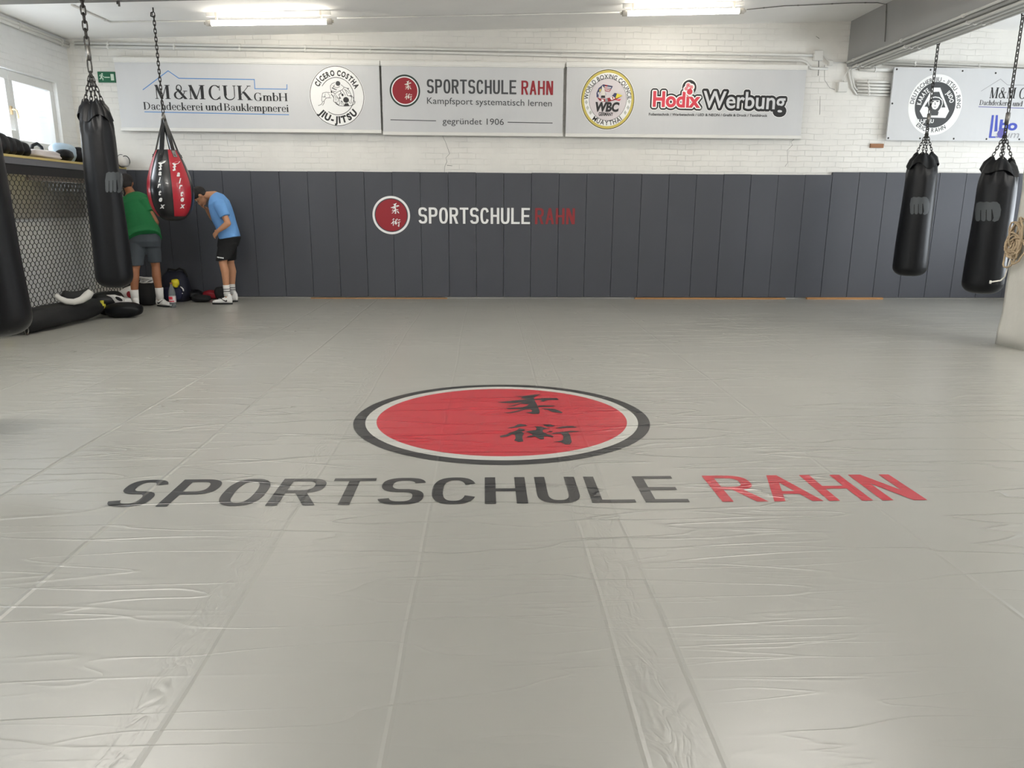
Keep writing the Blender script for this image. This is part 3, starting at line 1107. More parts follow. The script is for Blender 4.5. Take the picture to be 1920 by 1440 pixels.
SP = [(-1.838, -1.642), (-1.583, -1.365), (-1.318, -1.105), (-1.062, -0.826), (-0.797, -0.577), (-0.535, -0.310), (-0.272, -0.045), (-0.004, 0.208), (0.259, 0.474), (0.522, 0.739), (0.786, 1.004)]
for ch, (a, b) in zip('SPORTSCHULE', SP):
    prims(ink, gothic(ch, (b - a) / 0.365, 0.152, 0.108), a, 3.383, 0.365, 0.365, 'k')
for ch, (a, b) in zip('RAHN', [(1.166, 1.395), (1.425, 1.672), (1.700, 1.922), (1.970, 2.196)]):
    prims(ink, gothic(ch, (b - a) / 0.365, 0.152, 0.108), a, 3.383, 0.365, 0.365, 'r')
part('black_letters', ink.m['k'], M_fblk, fw, 'black letters')
part('red_letters', ink.m['r'], M_fred, fw, 'red letters')

# ------------------------------------------------------------------ banners on the back wall
YN = 11.79


def banner_board(name, pl, pr, top, bot, label, rails=True):
    """pl, pr: left and right pixel columns; top and bottom heights"""
    xa, xb = pl, pr
    root = empty(name, ((xa + xb) / 2, YN, bot), label, 'banner', 'sponsor banners on the back wall')
    mb = MB()
    n = 60
    A, B = [], []
    for i in range(n + 1):
        x = xa + (xb - xa) * i / n
        w = 0.0
        A.append((x, YN + w, bot))
        B.append((x, YN + w, top))
    vs_ = A + B
    mb.add(vs_, [(i, i + 1, n + 2 + i, n + 1 + i) for i in range(n)])
    mb.box((xa, YN + 0.002, bot), (xb, YN + 0.03, top))
    part('sheet', mb, M_tarpw, root)
    if rails:
        part('top_rail', MB().box((xa - 0.012, YN - 0.018, top - 0.005), (xb + 0.012, YB - 0.004, top + 0.05)).box((xa - 0.012, YN - 0.012, top - 0.02), (xb + 0.012, YN - 0.002, top)), M_rail, root, bevel=0.004)
        part('bottom_rail', MB().box((xa - 0.006, YN - 0.018, bot - 0.035), (xb + 0.006, YB - 0.06, bot + 0.012)), M_rail, root, bevel=0.004)
    return root


BN = lambda px, py: P(px, py, YN - 0.002)
PN = plane(YN - 0.001, 0.0009)
# --- roofing company and academy
bx0, bx1 = BN(221, 180)[0], BN(712.5, 180)[0]
b1 = banner_board('banner', bx0, bx1, BN(460, 117)[1], BN(460, 243)[1], 'long white banner with a blue roof outline and a round black academy emblem')
q = lambda x, y: BN(200 + x * 0.27083, 90 + y * 0.27083)
ink = Ink(PN)
sc1 = q(100, 0)[0] - q(0, 0)[0]          # metres per 100 crop px
ink.stroke([q(250, 290), q(425, 158), q(500, 210), q(1022, 218), q(1026, 282), q(1248, 285), q(1248, 252)], sc1 * 0.055, 'b')
ink.stroke([q(262, 442), q(1262, 462)], sc1 * 0.055, 'b')


def sw(w_, x0, x1, yb, yt, sl=0.0, shear=0.0, col='k'):
    a, b = q(x0, yb), q(x1, yb)
    serif_word(ink, w_, a[0], b[0], a[1], q(x0, yt)[1] - a[1], col, 1, shear, sl)


sw('M', 330, 447, 352, 255)
sw('&', 462, 570, 353, 254)
sw('M', 563, 688, 354, 256)
sw('CUK', 706, 1010, 358, 258)
sw('GmbH', 1020, 1256, 366, 310)
sw('Dachdeckerei', 256, 668, 426, 374, -0.008)
sw('und', 684, 804, 432, 381, -0.008)
sw('Bauklempnerei', 812, 1262, 434, 384, -0.010)
commit(ink, b1, 'company_lettering', 'k', 'black serif lettering', {'b': 'roof_outline'})
ink = Ink(PN)
q3 = lambda x, y: BN(570 + x * 0.09373, 110 + y * 0.09373)
k3 = (q3(1000, 0)[0] - q3(0, 0)[0]) / 1000
cc = q3(660, 752)
ink.disc(cc, 560 * k3, 'w', 1, asp=1.04)
ink.ring(cc, 538 * k3, 549 * k3, 'k', 2, asp=1.05)
ink.ring(cc, 336 * k3, 347 * k3, 'k', 2, 236, 508, asp=1.05)
arc_text(ink, 'CÍCERO COSTHA', cc, 395 * k3, 154, 21, 98 * k3, 'k', 2, 0.045, wide=0.95)
arc_text(ink, 'JIU-JITSU', cc, 395 * k3, 219, 322, 120 * k3, 'k', 2, 0.055, inside=True)
ink.disc(q3(680, 497), 47 * k3, 'dg', 3, 24)
ink.disc(q3(840, 825), 56 * k3, 'k', 3, 24)


def sk(pts, w=9):
    ink.stroke([q3(*p) for p in pts], w * k3, 'k', 3)


def blot(pts):
    ink.poly([q3(*p) for p in pts], 'k', 3)


sk([(520, 680), (440, 672), (372, 690), (360, 760), (352, 830), (372, 870), (350, 915), (285, 940)], 8)
sk([(545, 785), (450, 785), (408, 835), (400, 890), (372, 935)], 8)
sk([(620, 475), (560, 500), (528, 545), (532, 610), (560, 660), (610, 700), (640, 690), (700, 650), (770, 620), (800, 570), (740, 520)], 8)
sk([(545, 700), (600, 790), (590, 850), (640, 900), (700, 940), (800, 950), (900, 945), (965, 935), (1015, 900), (1025, 850)], 9)
sk([(800, 570), (860, 590), (905, 640), (945, 735), (985, 775), (1000, 830), (1010, 880)], 9)
sk([(560, 580), (620, 610), (650, 620)], 14)
sk([(610, 650), (590, 680), (650, 740), (690, 830), (670, 880)], 7)
sk([(720, 640), (745, 690), (700, 720)], 12)
sk([(800, 600), (840, 650), (870, 740), (900, 745)], 9)
sk([(870, 590), (880, 600)], 16)
sk([(905, 745), (940, 745), (955, 780)], 16)
sk([(740, 850), (780, 880), (800, 940)], 8)
sk([(430, 700), (410, 760), (440, 790)], 6)
sk([(480, 690), (520, 740), (500, 780)], 6)
for pts in ([(580, 540), (610, 570), (670, 580), (720, 560)], [(600, 720), (640, 780), (640, 840)], [(650, 760), (700, 800), (720, 880), (700, 930)], [(760, 620), (800, 680), (830, 740)],
            [(830, 620), (880, 660), (900, 700)], [(740, 880), (770, 920)], [(890, 800), (900, 860), (940, 900)], [(960, 780), (940, 850), (960, 890)], [(370, 760), (400, 770), (430, 750)],
            [(380, 860), (400, 850)], [(560, 640), (600, 660), (650, 650)], [(690, 720), (720, 760), (700, 790)], [(540, 720), (580, 740), (600, 780)], [(620, 520), (590, 560), (570, 610)]):
    sk(pts, 8)
blot([(870, 585), (900, 590), (890, 615)])
blot([(620, 860), (660, 870), (640, 890)])
blot([(740, 840), (770, 850), (755, 885)])
blot([(540, 610), (570, 690), (535, 680)])
blot([(742, 705), (785, 700), (792, 745), (765, 755)])
blot([(705, 765), (745, 790), (710, 812)])
blot([(815, 895), (880, 890), (910, 945), (800, 948)])
blot([(640, 880), (690, 915), (700, 938), (650, 915)])
blot([(590, 600), (660, 612), (650, 626), (600, 616)])
commit(ink, b1, 'emblem', 'w', 'round black and white emblem', {'k': 'emblem_drawing', 'dg': 'emblem_head'})
# --- the school's own banner
b2x0, b2x1 = BN(716.5, 180)[0], BN(1056, 180)[0]
b2 = banner_board('banner', b2x0, b2x1, BN(886, 123)[1], BN(886, 250)[1], 'middle white banner with a round red emblem and grey and red capitals')
q = lambda x, y: BN(700 + x * 0.19792, 90 + y * 0.19792)
k2 = (q(1000, 0)[0] - q(0, 0)[0]) / 1000
ink = Ink(PN)
cc = q(299, 405)
ink.ring(cc, 130 * k2, 146 * k2, 'gr', 1)
ink.ring(cc, 119 * k2, 130 * k2, 'w', 1)
ink.disc(cc, 120 * k2, 'r', 1)
kanji(ink, cc, 120 * k2, 'cm', 2)
commit(ink, b2, 'emblem', 'gr', 'red round emblem', {'w': 'pale_ring', 'r': 'red_disc', 'cm': 'characters'})
ink = Ink(PN)
z0 = q(930, 434)[1]
gothic_word(ink, 'SPORTSCHULE', q(500, 0)[0], q(1358, 0)[0], z0, 128 * k2, 'dg', 0.155, 0.13, 0.84)
gothic_word(ink, 'RAHN', q(1405, 0)[0], q(1710, 0)[0], z0 - 3 * k2, 128 * k2, 'r', 0.155, 0.13, 0.84)
text(ink, 'Kampfsport systematisch lernen', q(499, 0)[0], q(1700, 0)[0], q(499, 528)[1], 58 * k2, 'dg', slope=-0.010)
text(ink, 'gegründet 1906', q(645, 0)[0], q(1238, 0)[0], q(900, 722)[1], 56 * k2, 'dg', slope=-0.006)
ink.stroke([q(162, 680), q(594, 690)], 7 * k2, 'dg')
ink.stroke([q(1272, 703), q(1698, 711)], 7 * k2, 'dg')
commit(ink, b2, 'school_lettering', 'dg', 'dark grey lettering', {'r': 'red_letters'})
# --- boxing council and sign maker
b3x0, b3x1 = BN(1062, 180)[0], BN(1508, 180)[0]
b3 = banner_board('banner', b3x0, b3x1, BN(1285, 126)[1], BN(1285, 254)[1], 'white banner with a gold-ringed boxing emblem and a red and black company name')
q = lambda x, y: BN(1080 + x * 0.09030, 120 + y * 0.09030)
k = (q(1000, 0)[0] - q(0, 0)[0]) / 1000
ink = Ink(PN)
cc = q(660, 740)
ink.disc(cc, 570 * k, 'w', 1, asp=1.06)
ink.ring(cc, 545 * k, 558 * k, 'k', 2, asp=1.06)
ink.ring(cc, 497 * k, 545 * k, 'au', 2, asp=1.06)
ink.ring(cc, 388 * k, 395 * k, 'k', 2, asp=1.06)
ink.disc(cc, 388 * k, 'pk', 2, asp=1.06)
arc_text(ink, 'WORLD BOXING COUNCIL', cc, 412 * k, 180, 0, 84 * k, 'k', 3, 0.012)
arc_text(ink, 'MUAYTHAI', cc, 416 * k, 231, 309, 92 * k, 'k', 3, 0.014, inside=True)
for dx, dy in ((215, 795), (240, 910), (300, 1010), (1105, 780), (1080, 905), (1020, 1010)):
    ink.poly([q(dx - 32, dy), q(dx, dy - 48), q(dx + 32, dy), q(dx, dy + 48)], 'si', 3)
text(ink, 'WBC', q(430, 0)[0], q(935, 0)[0], q(430, 978)[1], 168 * k, 'k', 4, 0.05, 0.18)
text(ink, 'GERMANY', q(500, 0)[0], q(806, 0)[0], q(500, 1074)[1], 66 * k, 'k', 4, 0.035)


def fp(pts, col, l=4):
    ink.poly([q(*p) for p in pts], col, l)


fp([(560, 425), (610, 435), (600, 470), (520, 560), (470, 640), (470, 690), (425, 690), (425, 600), (470, 500)], 'nv')
fp([(480, 540), (510, 505), (525, 545), (490, 590)], 'au', 5)
fp([(450, 590), (490, 580), (475, 630), (455, 635)], 'lg', 5)
fp([(560, 420), (765, 460), (700, 580), (585, 560)], 'r')
fp([(655, 437), (765, 460), (735, 520), (645, 500)], 'nv', 5)
for i in range(3):
    fp([(590 + 6 * i, 465 + 32 * i), (730 - 14 * i, 485 + 32 * i), (724 - 14 * i, 500 + 32 * i), (590 + 6 * i, 480 + 32 * i)], 'w', 6)
fp([(545, 450), (590, 500), (600, 590), (600, 660), (520, 660), (525, 560)], 'cm', 6)
fp([(525, 655), (600, 655), (605, 705), (515, 705)], 'k', 7)
fp([(430, 680), (490, 715), (600, 725), (720, 690), (830, 640), (965, 655), (850, 735), (690, 785), (560, 785), (480, 755)], 'r')
fp([(700, 700), (775, 670), (810, 715), (735, 750)], 'w', 5)
ink.disc(q(762, 705), 17 * k, 'r', 6, 16)
fp([(600, 728), (650, 720), (665, 775), (610, 782)], 'mg', 5)
fp([(520, 735), (570, 735), (580, 778), (530, 770)], 'w', 5)
fp([(800, 600), (850, 612), (820, 700), (745, 665)], 'nv', 5)
fp([(850, 612), (965, 655), (840, 715), (815, 700)], 'ye', 5)
fp([(810, 745), (935, 725), (905, 768), (840, 755)], 'cr', 5)
ink.stroke([q(605, 590), q(625, 640), q(600, 650)], 7 * k, 'mg', 7)
commit(ink, b3, 'emblem', 'w', 'gold ringed boxing emblem', {'k': 'black_lettering', 'au': 'gold_ring', 'pk': 'pale_disc'})
ink = Ink(PN)
q = lambda x, y: BN(1210 + x * 0.14583, 140 + y * 0.14583)
k = (q(1000, 0)[0] - q(0, 0)[0]) / 1000
SLP = -0.012
H1 = ('Hodix', q(112, 0)[0], q(730, 0)[0], q(112, 405)[1], 175 * k)
H2 = ('Werbung', q(762, 0)[0], q(1830, 0)[0], q(762, 420)[1], 195 * k)
for (t_, a, b, y_, h_) in (H1, H2):
    o_w = 42 if t_ == 'Hodix' else 32
    text(ink, t_, a, b, y_, h_, 'w', 1, 0.03, 0, 1, o_w * k, SLP)
    text(ink, t_, a, b, y_, h_, 'k', 2, 0.03, 0, 1, (o_w - 7) * k, SLP)
ink.disc(q(565, 155), 98 * k, 'w', 1)
ink.disc(q(565, 165), 92 * k, 'k', 2)
text(ink, *H1, 'w', 3, 0.03, 0, 1, 15 * k, SLP)
text(ink, *H1, 'cr', 4, 0.035, 0, 1, 0, SLP)
text(ink, *H2, 'lg', 4, 0.015, 0, 1, 0, SLP)
for (x_, y_, r_) in ((552, 140, 42), (592, 160, 42), (525, 185, 40), (572, 220, 52)):
    ink.disc(q(x_, y_), r_ * k, 'w', 5, 24)
for (x_, y_, r_) in ((550, 137, 25), (592, 160, 22), (525, 180, 22)):
    ink.disc(q(x_, y_), r_ * k, 'cr', 6, 24)
    ink.ring(q(x_, y_), (r_ - 12) * k, (r_ - 8) * k, 'w', 7, n=16)
ink.disc(q(570, 220), 36 * k, 'cr', 6, 24)
ink.poly([q(540, 205), q(575, 170), q(604, 205)], 'cr', 6)
commit(ink, b3, 'company_wordmark', 'k', 'red and white wordmark with black outline', {'cr': 'red_letters', 'lg': 'pale_letters', 'w': 'white_outline'})
ink = Ink(PN)
text(ink, 'Folientechnik / Werbetechnik / LED & NEON / Grafik & Druck / Textildruck', q(68, 0)[0], q(1612, 0)[0], q(68, 524)[1], 30 * k, 'k', 1, 0.02, slope=-0.001)
part('tagline', ink.m['k'], INK['k'], b3, 'small black line of text')
# --- right-hand tarpaulin banner with eyelets
xl4 = BN(1670, 190)[0]
zt4, zb4 = BN(1690, 126)[1], BN(1690, 263)[1]
b4 = banner_board('banner', xl4, 9.6, zt4, zb4, 'glossy white banner with eyelets and a round black and white emblem behind the right bags', rails=False)
for px, py in ((1682, 127), (1672, 194), (1664, 259), (1725, 260), (1788, 262), (1849, 265), (1910, 268), (1745, 131), (1805, 133), (1867, 137)):
    p = BN(px, py)
    p = (max(p[0], xl4 + 0.03), min(max(p[1], zb4 + 0.03), zt4 - 0.03))
    part('eyelet', MB().ell((p[0], YN - 0.002, p[1]), (0.014, 0.004, 0.014), 10, 6), M_dsteel, b4, 'dark metal eyelet')
q = lambda x, y: BN(1660 + x * 0.13542, 100 + y * 0.13542)
k = (q(1000, 0)[0] - q(0, 0)[0]) / 1000
ink = Ink(PN)
cc = q(690, 715)
ink.disc(cc, 378 * k, 'w', 1, asp=1.05)
ink.disc(cc, 285 * k, 'dg', 2, asp=1.05)
arc_text(ink, 'DEUTSCHER JIU - JITSU - RING', cc, 304 * k, 178, -7, 54 * k, 'dg', 2, 0.012)
arc_text(ink, 'ERICH RAHN', cc, 306 * k, 229, 303, 54 * k, 'dg', 2, 0.012, inside=True)
arc_text(ink, 'KARATE', cc, 200 * k, 180, 122, 58 * k, 'w', 3, 0.03)
arc_text(ink, 'JUDO', cc, 200 * k, 50, 8, 58 * k, 'w', 3, 0.03)
text(ink, 'JIU-JITSU', q(530, 0)[0], q(790, 0)[0], q(530, 962)[1], 46 * k, 'w', 3, 0.03)


def fp(pts, col, l=3):
    from mathutils.geometry import tessellate_polygon
    Q = [q(*p) for p in pts]
    ink.faces(Q, [tuple(t) for t in tessellate_polygon([[Vector((a, b, 0)) for a, b in Q]])], col, l)


fp([(655, 475), (760, 475), (882, 800), (830, 895), (520, 885), (475, 800)], 'w')
fp([(668, 535), (745, 532), (768, 600), (800, 650), (830, 750), (780, 750), (740, 800), (725, 860), (620, 862), (615, 800), (580, 740), (540, 740), (600, 650), (640, 600)], 'dg', 4)
ink.stroke([q(600, 700), q(600, 650), q(640, 615), q(690, 605), q(745, 615), q(785, 650), q(790, 700)], 12 * k, 'w', 5)
ink.stroke([q(600, 700), q(612, 760), q(630, 810)], 10 * k, 'w', 5)
ink.stroke([q(790, 700), q(765, 760), q(730, 810)], 10 * k, 'w', 5)
fp([(630, 655), (750, 650), (752, 700), (720, 760), (690, 780), (655, 770), (628, 710)], 'w', 6)
fp([(640, 660), (672, 660), (670, 675), (645, 675)], 'dg', 7)
fp([(700, 658), (738, 660), (732, 675), (705, 674)], 'dg', 7)
fp([(680, 680), (692, 680), (697, 715), (676, 715)], 'mg', 7)
fp([(660, 742), (706, 742), (685, 752)], 'dg', 7)
commit(ink, b4, 'emblem', 'w', 'round black and white emblem', {'dg': 'dark_print', 'mg': 'grey_print'})
ink = Ink(PN)
sw_ = serif_word
a = q(1430, 625)
sw_(ink, 'M&M', a[0], q(1890, 0)[0], a[1] + 0.004, 140 * k, 'k', 1, 0.06)
sw_(ink, 'CUK', q(1935, 0)[0], q(2270, 0)[0], a[1], 140 * k, 'k', 1, 0.06)
a = q(1300, 716)
sw_(ink, 'Dachdeckerei', a[0], q(1845, 0)[0], a[1], 66 * k, 'k', 1, 0.04, -0.01)
sw_(ink, 'und', q(1868, 0)[0], q(2010, 0)[0], a[1] - 0.01, 66 * k, 'k', 1, 0.04)
ink.stroke([q(1325, 525), q(1595, 355), q(1690, 437), q(2300, 445)], 6 * k, 'mg')
ink.stroke([q(1290, 740), q(2420, 775)], 8 * k, 'vi')
commit(ink, b4, 'company_lettering', 'k', 'black serif lettering', {'mg': 'roof_outline', 'vi': 'underline'})
ink = Ink(PN)
fp([(1475, 855), (1505, 855), (1490, 1000), (1465, 1170), (1432, 1170), (1455, 1000)], 'db', 1)
fp([(1530, 855), (1560, 855), (1550, 1080), (1508, 1085)], 'db', 1)
fp([(1435, 1150), (1580, 1150), (1580, 1170), (1435, 1172)], 'db', 1)
ink.disc(q(1610, 1110), 62 * k, 'vi', 2, 28)
text(ink, 'bo', q(1728, 0)[0], q(1985, 0)[0], q(1728, 1060)[1], 128 * k, 'db', 1, 0.04)
text(ink, 'alum', q(1695, 0)[0], q(2030, 0)[0], q(1695, 1170)[1], 92 * k, 'mg', 1, 0, 0.2)
commit(ink, b4, 'blue_logo', 'db', 'blue company logo', {'vi': 'ball', 'mg': 'grey_letters'})

# ------------------------------------------------------------------ exit sign
sx0, sz0 = P(184.5, 154.5, YB - 0.02)
sx1, sz1 = P(215, 134.5, YB - 0.02)
sg = empty('exit_sign', ((sx0 + sx1) / 2, YB - 0.02, sz0), 'small green emergency exit sign with a running figure, left of the banners', 'sign')
part('panel', MB().box((sx0, YB - 0.02, sz0), (sx1, YB - 0.001, sz1)), INK['eg'], sg, bevel=0.003)
ink = Ink(plane(YB - 0.0205, 0.001))
uu = lambda x, y: (sx0 + (x - 170) / 1590 * (sx1 - sx0), sz1 - (y - 240) / 940 * (sz1 - sz0))
ks = (sx1 - sx0) / 1590
ink.disc(uu(590, 450), 75 * ks, 'ep')
ink.stroke([uu(560, 540), uu(500, 680), uu(440, 760)], 120 * ks, 'ep')
ink.stroke([uu(480, 520), uu(390, 540), uu(350, 640)], 60 * ks, 'ep')
ink.stroke([uu(600, 560), uu(640, 650), uu(740, 690)], 60 * ks, 'ep')
ink.stroke([uu(470, 720), uu(450, 850), uu(310, 870)], 70 * ks, 'ep')
ink.stroke([uu(500, 740), uu(620, 820), uu(620, 1000)], 80 * ks, 'ep')
ink.stroke([uu(760, 735), uu(1270, 740)], 70 * ks, 'ep')
ink.poly([uu(1350, 440), uu(1640, 440), uu(1640, 1000), uu(1350, 1000)], 'ep')
ink.build(sg, {'ep': 'pictogram'}, INK)
# ------------------------------------------------------------------ ceiling battens
M_tube = emit('tube_glow', (255, 248, 236), 20.0)
M_socket = mat('lamp_socket', (196, 190, 180), 0.5)


def batten(pl, pr, Y, label):
    a, b = atY(pl[0], pl[1], Y), atY(pr[0], pr[1], Y)
    d = (b - a).normalized()
    r = empty('ceiling_light', a, label, 'ceiling light', 'glowing tube lamps under the ceiling')
    zc = lambda p: ceil_z(p.x)
    m = (a + b) / 2
    up = Vector((-d.z, 0, d.x))
    hz = (zc(m) - m.z)
    part('housing', MB().obox(m + up * (hz - 0.03), d * ((b - a).length / 2 + 0.03), Vector((0, 0.016, 0)), up * 0.028), M_white, r, bevel=0.004)
    part('lamp_tube', MB().tube([a + d * 0.02, b - d * 0.02], 0.033, 16), M_tube, r, smooth=True)
    for p, s in ((a, -1), (b, 1)):
        e = part('end_cap', MB().tube([p - d * s * 0.03, p + d * s * 0.035], 0.037, 14).tube([p + d * s * 0.035, p + d * s * 0.06], 0.018, 10), M_socket, r, smooth=True)
        part('bracket', MB().obox(p - d * s * 0.10 + up * (hz * 0.5), d * 0.012, Vector((0, 0.02, 0)), up * (hz * 0.5)), M_socket, r)
    return r


batten((392, 43.5), (617, 40.5), 10.6, 'glowing tube lamp on the ceiling left, above the long banner')
batten((1172, 25), (1390, 20.5), 10.6, 'glowing tube lamp on the ceiling right, near the girder')


def onceil(px, py, off=0.012):
    lo, hi = 2.0, 14.0
    for _ in range(40):
        m = (lo + hi) / 2
        p = atY(px, py, m)
        if p.z > ceil_z(p.x) - off:
            hi = m
        else:
            lo = m
    return atY(px, py, lo)


# ------------------------------------------------------------------ conduits, cables and boxes
def conduit(pts, r, label, group=None, clip=0.0, m=None, name='conduit_pipe', n=8):
    pts = [Vector(p) for p in pts]
    root = solo(name, MB().tube(pts, r, n), m or M_pipe, pts[0], label, 'pipe' if name == 'conduit_pipe' else 'cable', group, smooth=True)
    if clip:
        tot = sum((b - a).length for a, b in zip(pts, pts[1:]))
        s = clip * 0.5
        acc = 0
        for a, b in zip(pts, pts[1:]):
            L = (b - a).length
            while s < acc + L:
                p = a + (b - a) * ((s - acc) / L)
                d = (b - a).normalized()
                part('clip', MB().tube([p - d * 0.012, p + d * 0.012], r * 1.35, 10), m or M_pipe, root)
                s += clip
            acc += L
    return root


GB = 'grey conduits along the walls'
W_ = lambda x, y: atY(x, y, YB - 0.03)
conduit([W_(140, 80.5), W_(820, 92), W_(1501, 103), W_(1527, 104)], 0.021, 'upper of the two long grey conduits above the banners', GB, 0.95)
conduit([W_(140, 87), W_(820, 98.5), W_(1150, 107), W_(1503, 113.5), W_(1512, 117), W_(1520, 128), W_(1552, 129)], 0.021, 'lower of the two long grey conduits above the banners', GB, 0.95)
L_ = lambda x, y: atX(x, y, XL + 0.03)
conduit([L_(-120, -14), L_(0, 32.5), L_(128, 81.5)], 0.024, 'upper grey conduit running along the window wall below the ceiling', GB, 1.0)
conduit([L_(-120, -8), L_(0, 38), L_(128, 87)], 0.022, 'lower grey conduit running along the window wall below the ceiling', GB, 1.0)
conduit([W_(1655, 115), W_(1920, 125.5), W_(2050, 130)], 0.018, 'upper thin conduit above the right-hand eyelet banner', GB, 1.0)
conduit([W_(1655, 119.5), W_(1920, 131), W_(2050, 136)], 0.018, 'lower thin conduit above the right-hand eyelet banner', GB, 1.0)
conduit([W_(1611, 129.5), W_(1680, 132)], 0.028, 'single thick pipe stub under the girder end', GB, 0.5)
for i, (yy, rr, la) in enumerate(((153, 0.02, 'top'), (159.5, 0.02, 'second'), (165.5, 0.021, 'middle'), (171.5, 0.021, 'fourth'), (177.5, 0.017, 'lowest'))):
    conduit([W_(1606 + i * 0.4, yy - 0.6), W_(1678, yy + 1.6)], rr, '%s of the five stacked pipes left of the eyelet banner' % la, 'five stacked wall pipes', 0.36)
conduit([W_(1590, 126), W_(1593, 145), W_(1598, 165), W_(1607, 178)], 0.014, 'left bent cable dropping from girder to pipe stack', None, 0, M_pipe, 'cable')
conduit([W_(1595, 128), W_(1598, 146), W_(1602, 162), W_(1609, 172)], 0.012, 'right bent cable dropping from girder to pipe stack', None, 0, M_pipe, 'cable')
conduit([W_(1582, 153), W_(1584, 142), W_(1590, 132), W_(1640, 118)], 0.009, 'thin white cable rising from the lower junction box', None, 0, M_white, 'cable')
conduit([W_(1535, 112), W_(1535, 128), W_(1534, 142)], 0.006, 'short dark cable below the upper junction box', None, 0, mat('cable_grey', (110, 108, 104), 0.6), 'cable')
conduit([W_(1543, 104), W_(1556, 117), W_(1588, 117)], 0.008, 'thin cable linking junction boxes to the girder', None, 0, M_pipe, 'cable')
for (ax, ay, bx_, by_, la) in ((1526, 94, 1545, 113, 'square white junction box at the end of the long conduits'), (1554, 113, 1563, 122.5, 'tiny white junction box beside the girder end'), (1571, 153, 1591, 172, 'white junction box on the bricks below the girder')):
    p0_, p1_ = atY(ax, by_, YB - 0.06), atY(bx_, ay, YB - 0.06)
    jb = empty('junction_box', ((p0_.x + p1_.x) / 2, YB - 0.06, p0_.z), la, 'junction box', 'white electrical boxes')
    part('box_body', MB().box((p0_.x, YB - 0.05, p0_.z), (p1_.x, YB - 0.001, p1_.z)), M_white, jb, bevel=0.006)
    part('lid', MB().box((p0_.x + 0.006, YB - 0.062, p0_.z + 0.006), (p1_.x - 0.006, YB - 0.049, p1_.z - 0.006)), M_white, jb, bevel=0.004)
p0_, p1_ = atY(1632, 277, YB - 0.03), atY(1657.5, 269.5, YB - 0.03)
solo('wooden_block', MB().box((p0_.x, YB - 0.03, p0_.z), (p1_.x, YB - 0.001, p1_.z)).ell(((p0_.x + p1_.x) / 2, YB - 0.03, p1_.z - 0.02), (0.007, 0.003, 0.007), 8, 5), mat('brown_block', (150, 106, 74), 0.7, noise=0.15, nscale=14),
     ((p0_.x + p1_.x) / 2, YB - 0.03, p0_.z), 'small brown wooden block screwed to the bricks left of the right bags', 'wooden block', bevel=0.005)
# conduits carried along the girder's lower edge
for i, (gx, gz, rr) in enumerate(((GX0 + 0.05, GZ - 0.02, 0.02), (GX0 + 0.13, GZ - 0.022, 0.022), (GX0 + 0.23, GZ - 0.022, 0.022), (GX0 + 0.32, GZ - 0.02, 0.02))):
    conduit([(gx, -2.0, gz), (gx, YB - 0.12, gz)], rr, '%s conduit under the girder counted from the hall side' % ('first', 'second', 'third', 'fourth')[i], 'conduits under the girder', 1.3)
conduit([(GX0 - 0.02, -2.0, GZ + 0.05), (GX0 - 0.02, YB - 0.05, GZ + 0.05)], 0.018, 'thin conduit on the girder side just above its lower edge', 'conduits under the girder', 1.3)
# ceiling cables
cg = 'thin cables under the ceiling'
conduit([onceil(x, y) for x, y in ((134, 9.5), (170, 26), (206, 41.6), (300, 40.5), (388, 39.8))], 0.012, 'thin cable bending along the ceiling to the left tube lamp', cg, 0.5, M_pipe, 'cable')
conduit([onceil(x, y) for x, y in ((632, 34), (900, 29), (1165, 23))], 0.010, 'thin cable on the ceiling between the two tube lamps', cg, 0.7, M_pipe, 'cable')
gp = [onceil(x, y) for x, y in ((1400, 18), (1440, 14), (1470, 11), (1510, 9.6), (1600, 5.2), (1645, 5))]
gp += [atX(1662, 8, GX0 - 0.012), atX(1661, 40, GX0 - 0.012), atX(1659, 78, GX0 - 0.012)]
conduit(gp, 0.006, 'dark cable from the right tube lamp down the girder side', cg, 0.45, mat('cable_grey', (110, 108, 104), 0.6), 'cable')
bp_ = atY(223, 6, 7.95)
solo('hook_bolt', MB().tube([(bp_.x, 7.95, bz(bp_.x) + 0.01), (bp_.x, 7.95, bz(bp_.x) - 0.05)], 0.010, 8).tube([(bp_.x - 0.012, 7.95, bz(bp_.x) - 0.005), (bp_.x - 0.012, 7.95, bz(bp_.x) - 0.03)], 0.012, 6), M_dsteel, (bp_.x, 7.95, bz(bp_.x) - 0.05),
     'short bolt sticking out below the front beam', 'bolt')

# ------------------------------------------------------------------ chains and bags
def chain(mb, a, b, L=0.07, r=0.006, w=0.018):
    a, b = Vector(a), Vector(b)
    d = b - a
    n = max(1, round(d.length / (L * 0.78)))
    st = d / n
    t = d.normalized()
    u = t.cross(Vector((0.3, 1, 0.1))).normalized()
    v = t.cross(u)
    half = st.length * 0.5 + r * 1.6
    for i in range(n):
        c_ = a + st * (i + 0.5)
        s_ = (u * 0.9 + v * 0.43) if i % 2 == 0 else (v * 0.9 - u * 0.43)
        P_ = []
        for k_ in range(12):
            th = 2 * PI * k_ / 12
            P_.append(c_ + t * (half - w) * (1 if math.sin(th) > 1e-6 else (-1 if math.sin(th) < -1e-6 else 0)) + t * w * math.sin(th) + s_ * w * math.cos(th))
        mb.tube(P_, r, 5, True)
    return mb


